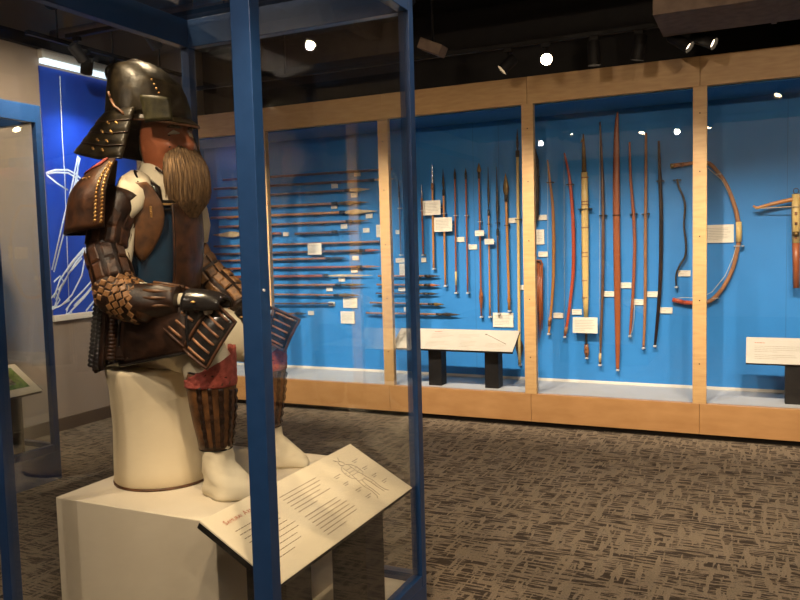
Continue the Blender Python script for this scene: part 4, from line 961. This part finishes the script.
# ================================================================== CEILING, TRACKS, LAMPS
def track(x0,x1,y0,y1,z,label):
    t=thing('light_track',((x0+x1)/2,(y0+y1)/2,z),label,'light track','black lighting tracks')
    dx,dy=(.018,0) if abs(x1-x0)<abs(y1-y0) else (0,.018)
    MB().box((x0-dx,y0-dy,z),(x1+dx,y1+dy,z+.03),bev=.003).build('rail','blk',t)
    n=3
    for k in range(n):
        f=(k+.5)/n; x=x0+(x1-x0)*f; y=y0+(y1-y0)*f
        MB().tube([(x,y,z+.03),(x,y,ZC)],.006,6).build('hanger_rod','blk',t)
def lamp(x,y,z,tx,ty,tz,label,power=0,angle=40,lens='lens',size=.045,length=.15,col=(1,.79,.56),group='black track spotlights',blend=.7):
    """can lamp hung under its track at z, aimed at a target"""
    piv=Vector((x,y,z-.11)); d=(Vector((tx,ty,tz))-piv).normalized()
    th=thing('track_spotlight',(x,y,z),label,'spotlight',group)
    MB().box((x-.03,y-.016,z-.03),(x+.03,y+.016,z-.001),bev=.003).tube([(x,y,z-.03),piv],.007,8).build('stem','blk',th)
    a,b=piv-d*length*.5,piv+d*length*.5
    MB().tube([a,a+d*.01,b],[size*.85,size,size],16,cap=False).tube([a-d*.001,a+d*.002],size*.85,16).build('can','blk',th)
    MB().tube([b-d*.03,b-d*.024],size*.93,16).build('lens',lens,th)
    if power:
        ld=bpy.data.lights.new('spot','SPOT'); ld.energy=power; ld.color=col; ld.spot_size=R(angle); ld.spot_blend=blend; ld.shadow_soft_size=.03
        lo=bpy.data.objects.new('spotlight_source',ld); COL.objects.link(lo); lo.location=b+d*.01; lo.rotation_euler=d.to_track_quat('-Z','Y').to_euler()
        lo.parent=th; lo.location=(b+d*.01)-Vector(th['_o'])
    return th
ZT2=2.80; YT=5.30
track(-4.9,3.9,YT,YT,ZT2,'black lighting track running along in front of the wall case header')
def trackx(px): return Q(px,50,'Y',YT).x
GA='spotlights on the case track'
PW=250
lamp(trackx(508),YT,ZT2,trackx(508)-.75,5.0,1.95,'tilted black can spotlight left of the glowing lamp on case track',6,50,'lens',.04,.12,group=GA)
lamp(trackx(546),YT,ZT2,.1,.6,1.5,'glowing spotlight facing the viewer on the case track',3,50,'lens',.04,.12,group=GA)
lamp(trackx(594),YT,ZT2,trackx(594),YT+.12,.5,'dark upright can spotlight right of the glowing lamp',0,40,'lensd',.043,.16,group=GA)
lamp(trackx(639),YT,ZT2,trackx(639)-.15,YT+.1,1.8,'dark can spotlight just left of the hanging duct',0,40,'lensd',.043,.16,group=GA)
lamp(trackx(680),YT-.02,ZT2,trackx(680)+.9,YT-.25,2.0,'tilted black spotlight under the duct, left of its pair',3,40,'lensd',.038,.16,group=GA)
lamp(trackx(703),YT+.02,ZT2,trackx(703)+.95,YT-.3,2.15,'tilted black spotlight under the duct, right of its pair',0,40,'lensd',.038,.16,group=GA)
# case wash: wall washers on a second track further out
ZW=3.0; YWT=4.15
track(-4.55,3.9,YWT,YWT,ZW,'black lighting track crossing the ceiling midway to the wall case')
for i,x in enumerate((-4.45,-3.75,-3.05,-2.45,-1.85,-1.2,-.55,.15,.85,1.7,2.5)):
    lamp(x,YWT,ZW,x+.12,YB,.62,'black spotlight on the mid-room track aimed at the wall case, %s from the left'%ORD[i],PW*(1.35 if i<3 else 1),54,'lens',.04,.13,col=(1,.86,.69),group='spotlights on the mid-room track',blend=1)
# lamps over the samurai vitrine
track(-2.22,-2.22,.9,2.7,2.98,'short black lighting track above the samurai vitrine')
GV='spotlights above the samurai vitrine'
for i,(y,pw,tx,ty,tz) in enumerate(((2.46,70,-1.75,2.2,1.2),(2.25,0,-1.9,2.0,1.0),(1.72,150,-1.7,1.95,.65),(1.35,70,-1.6,2.0,.9))):
    lamp(-2.22,y,2.98,tx,ty,tz,'black spotlight above the samurai vitrine, %s from the rear'%ORD[i],pw,50,'lens',.035,.11,col=(1,.73,.44),group=GV)
track(-1.38,-.5,.95,.95,2.98,'short black lighting track in front of the samurai vitrine')
lamp(-1.36,.95,2.98,-1.75,2.05,1.1,'black spotlight aimed at the armor from ahead',110,34,'lens',.045,.14,col=(1,.73,.46),group=GV)
lamp(-.55,.95,2.98,-1.3,2.1,.55,'black spotlight aimed at the reader panel from ahead',200,34,'lens',.045,.14,col=(1,.73,.46),group=GV)
track(-.6,2.5,2.9,2.9,2.98,'black lighting track over the open carpet')
lamp(.2,2.9,2.98,-1.0,4.9,0,'black spotlight over the open carpet, left one',190,60,'lens',.04,.13,group='spotlights over the carpet')
lamp(1.2,2.9,2.98,.6,3.6,0,'black spotlight over the open carpet, right one',230,90,'lens',.04,.13,group='spotlights over the carpet')
lamp(-.4,2.9,2.98,-1.6,1.9,1.4,'black spotlight over the open carpet aimed back at the armor',60,34,'lens',.04,.13,group='spotlights over the carpet')
for i,(x,l_) in enumerate(((-2.6,'left'),(.6,'middle'),(2.6,'right'))):  # added unseen lamps, brightening the near wall so the glass reflects it
    lamp(x,.25 if i!=1 else .3,3.05,x*1.1,YN,2.6,'added unseen lamp washing the wall behind the viewpoint, %s one'%l_,330,95,'lens',.04,.12,group='added lamps washing the near wall')
# lamps near the left banner
track(-4.66,-4.66,3.9,5.5,2.99,'short black lighting track before the blue banner')
for i,(y,dy) in enumerate(((4.43,.25),(4.70,.1))):
    lamp(-4.66,y,2.99,XL,y+dy,1.9,'black can lamp hanging before the blue banner, %s one'%('nearer','farther')[i],22,80,'lensd',.045,.13,col=(.75,.85,1),group='lamps before the blue banner')
lamp(-3.6,3.2,3.0,-5.1,4.2,1.5,'black spotlight washing the left wall',260,95,'lens',.04,.12,group='lamps before the blue banner')
track(-3.6,-3.6,2.4,4.0,3.0,'black lighting track between the two vitrines')
# ceiling services
d=thing('air_duct',(.6,4.9,2.72),'boxy dark air duct hanging at the upper right','duct')
q0=Q(653,16,'Z',2.72)
MB().box((q0.x,4.70,2.72),(3.6,5.24,3.06),bev=.004).build('duct_body','duct',d)
for x in (q0.x+.62,q0.x+1.9): MB().box((x,4.69,2.715),(x+.03,5.25,3.065)).build('seam_flange','duct',d)
for x in (0,1.6,3.2): MB().tube([(x,4.9,3.06),(x,4.9,ZC)],.008,6).build('hanger_rod','blk',d)
for i,(y,r,z,l) in enumerate(((3.7,.05,3.22,'dark round ceiling pipe nearest the middle of the room'),(4.55,.035,3.2,'thin dark ceiling pipe nearer the wall case'))):
    t=thing('ceiling_pipe',(0,y,z),l,'pipe','dark ceiling pipes')
    MB().tube([(XL+.01,y,z),(XR-.01,y,z)],r,12).build('pipe','duct',t)
    for x in (-3,0,3): MB().tube([(x,y,z+r),(x,y,ZC)],.008,6).build('hanger_rod','blk',t)
for i,(x,l) in enumerate(((-3.2,'dark ceiling beam on the left'),(-.9,'dark ceiling beam near the middle'),(1.4,'dark ceiling beam on the right'))):
    MBb=MB().box((x,YN,3.30),(x+.12,YB,ZC)); o=MBb.build('ceiling_beam','ceil'); tag(o,l,'beam','dark ceiling beams')
# angular fixture left of centre top
t=thing('flood_fixture',tuple(Q(433,52,'Y',4.9)),'angular black flood fixture near the top of the vitrine corner','light fixture')
P0=Q(433,52,'Y',4.9)
MB().box((P0.x-.10,P0.y-.06,P0.z-.012),(P0.x+.07,P0.y+.06,P0.z+.06),Matrix.Translation(P0)@Matrix.Rotation(R(25),4,'Y')@Matrix.Translation(-P0),bev=.006).build('housing','duct',t)
MB().tube([(P0.x,P0.y,P0.z+.05),(P0.x,P0.y,ZC)],.008,6).build('stem','blk',t)
# added wide-beam fill lamps, out of view, supplying the ambient light
track(-3.2,3.0,.2,.2,3.05,'added black lighting track behind the viewpoint')
for i,(x,tx,ty) in enumerate(((-2.9,-3.4,2.2),(-1.0,-1.2,3.2),(.7,.6,3.0),(2.3,1.4,3.6))):
    lamp(x,.2,3.05,tx,ty,0,'added wide-beam fill lamp on the track behind the viewpoint, %s from the left'%ORD[i],105,125,'lens',.045,.12,col=(1,.80,.60),group='added wide-beam fill lamps behind the viewpoint')
w=bpy.data.worlds.new('hall_world'); sc.world=w; w.use_nodes=True
w.node_tree.nodes['Background'].inputs[0].default_value=(.02,.018,.016,1); w.node_tree.nodes['Background'].inputs[1].default_value=.3
for o in list(bpy.data.objects):
    if '_o' in o: del o['_o']
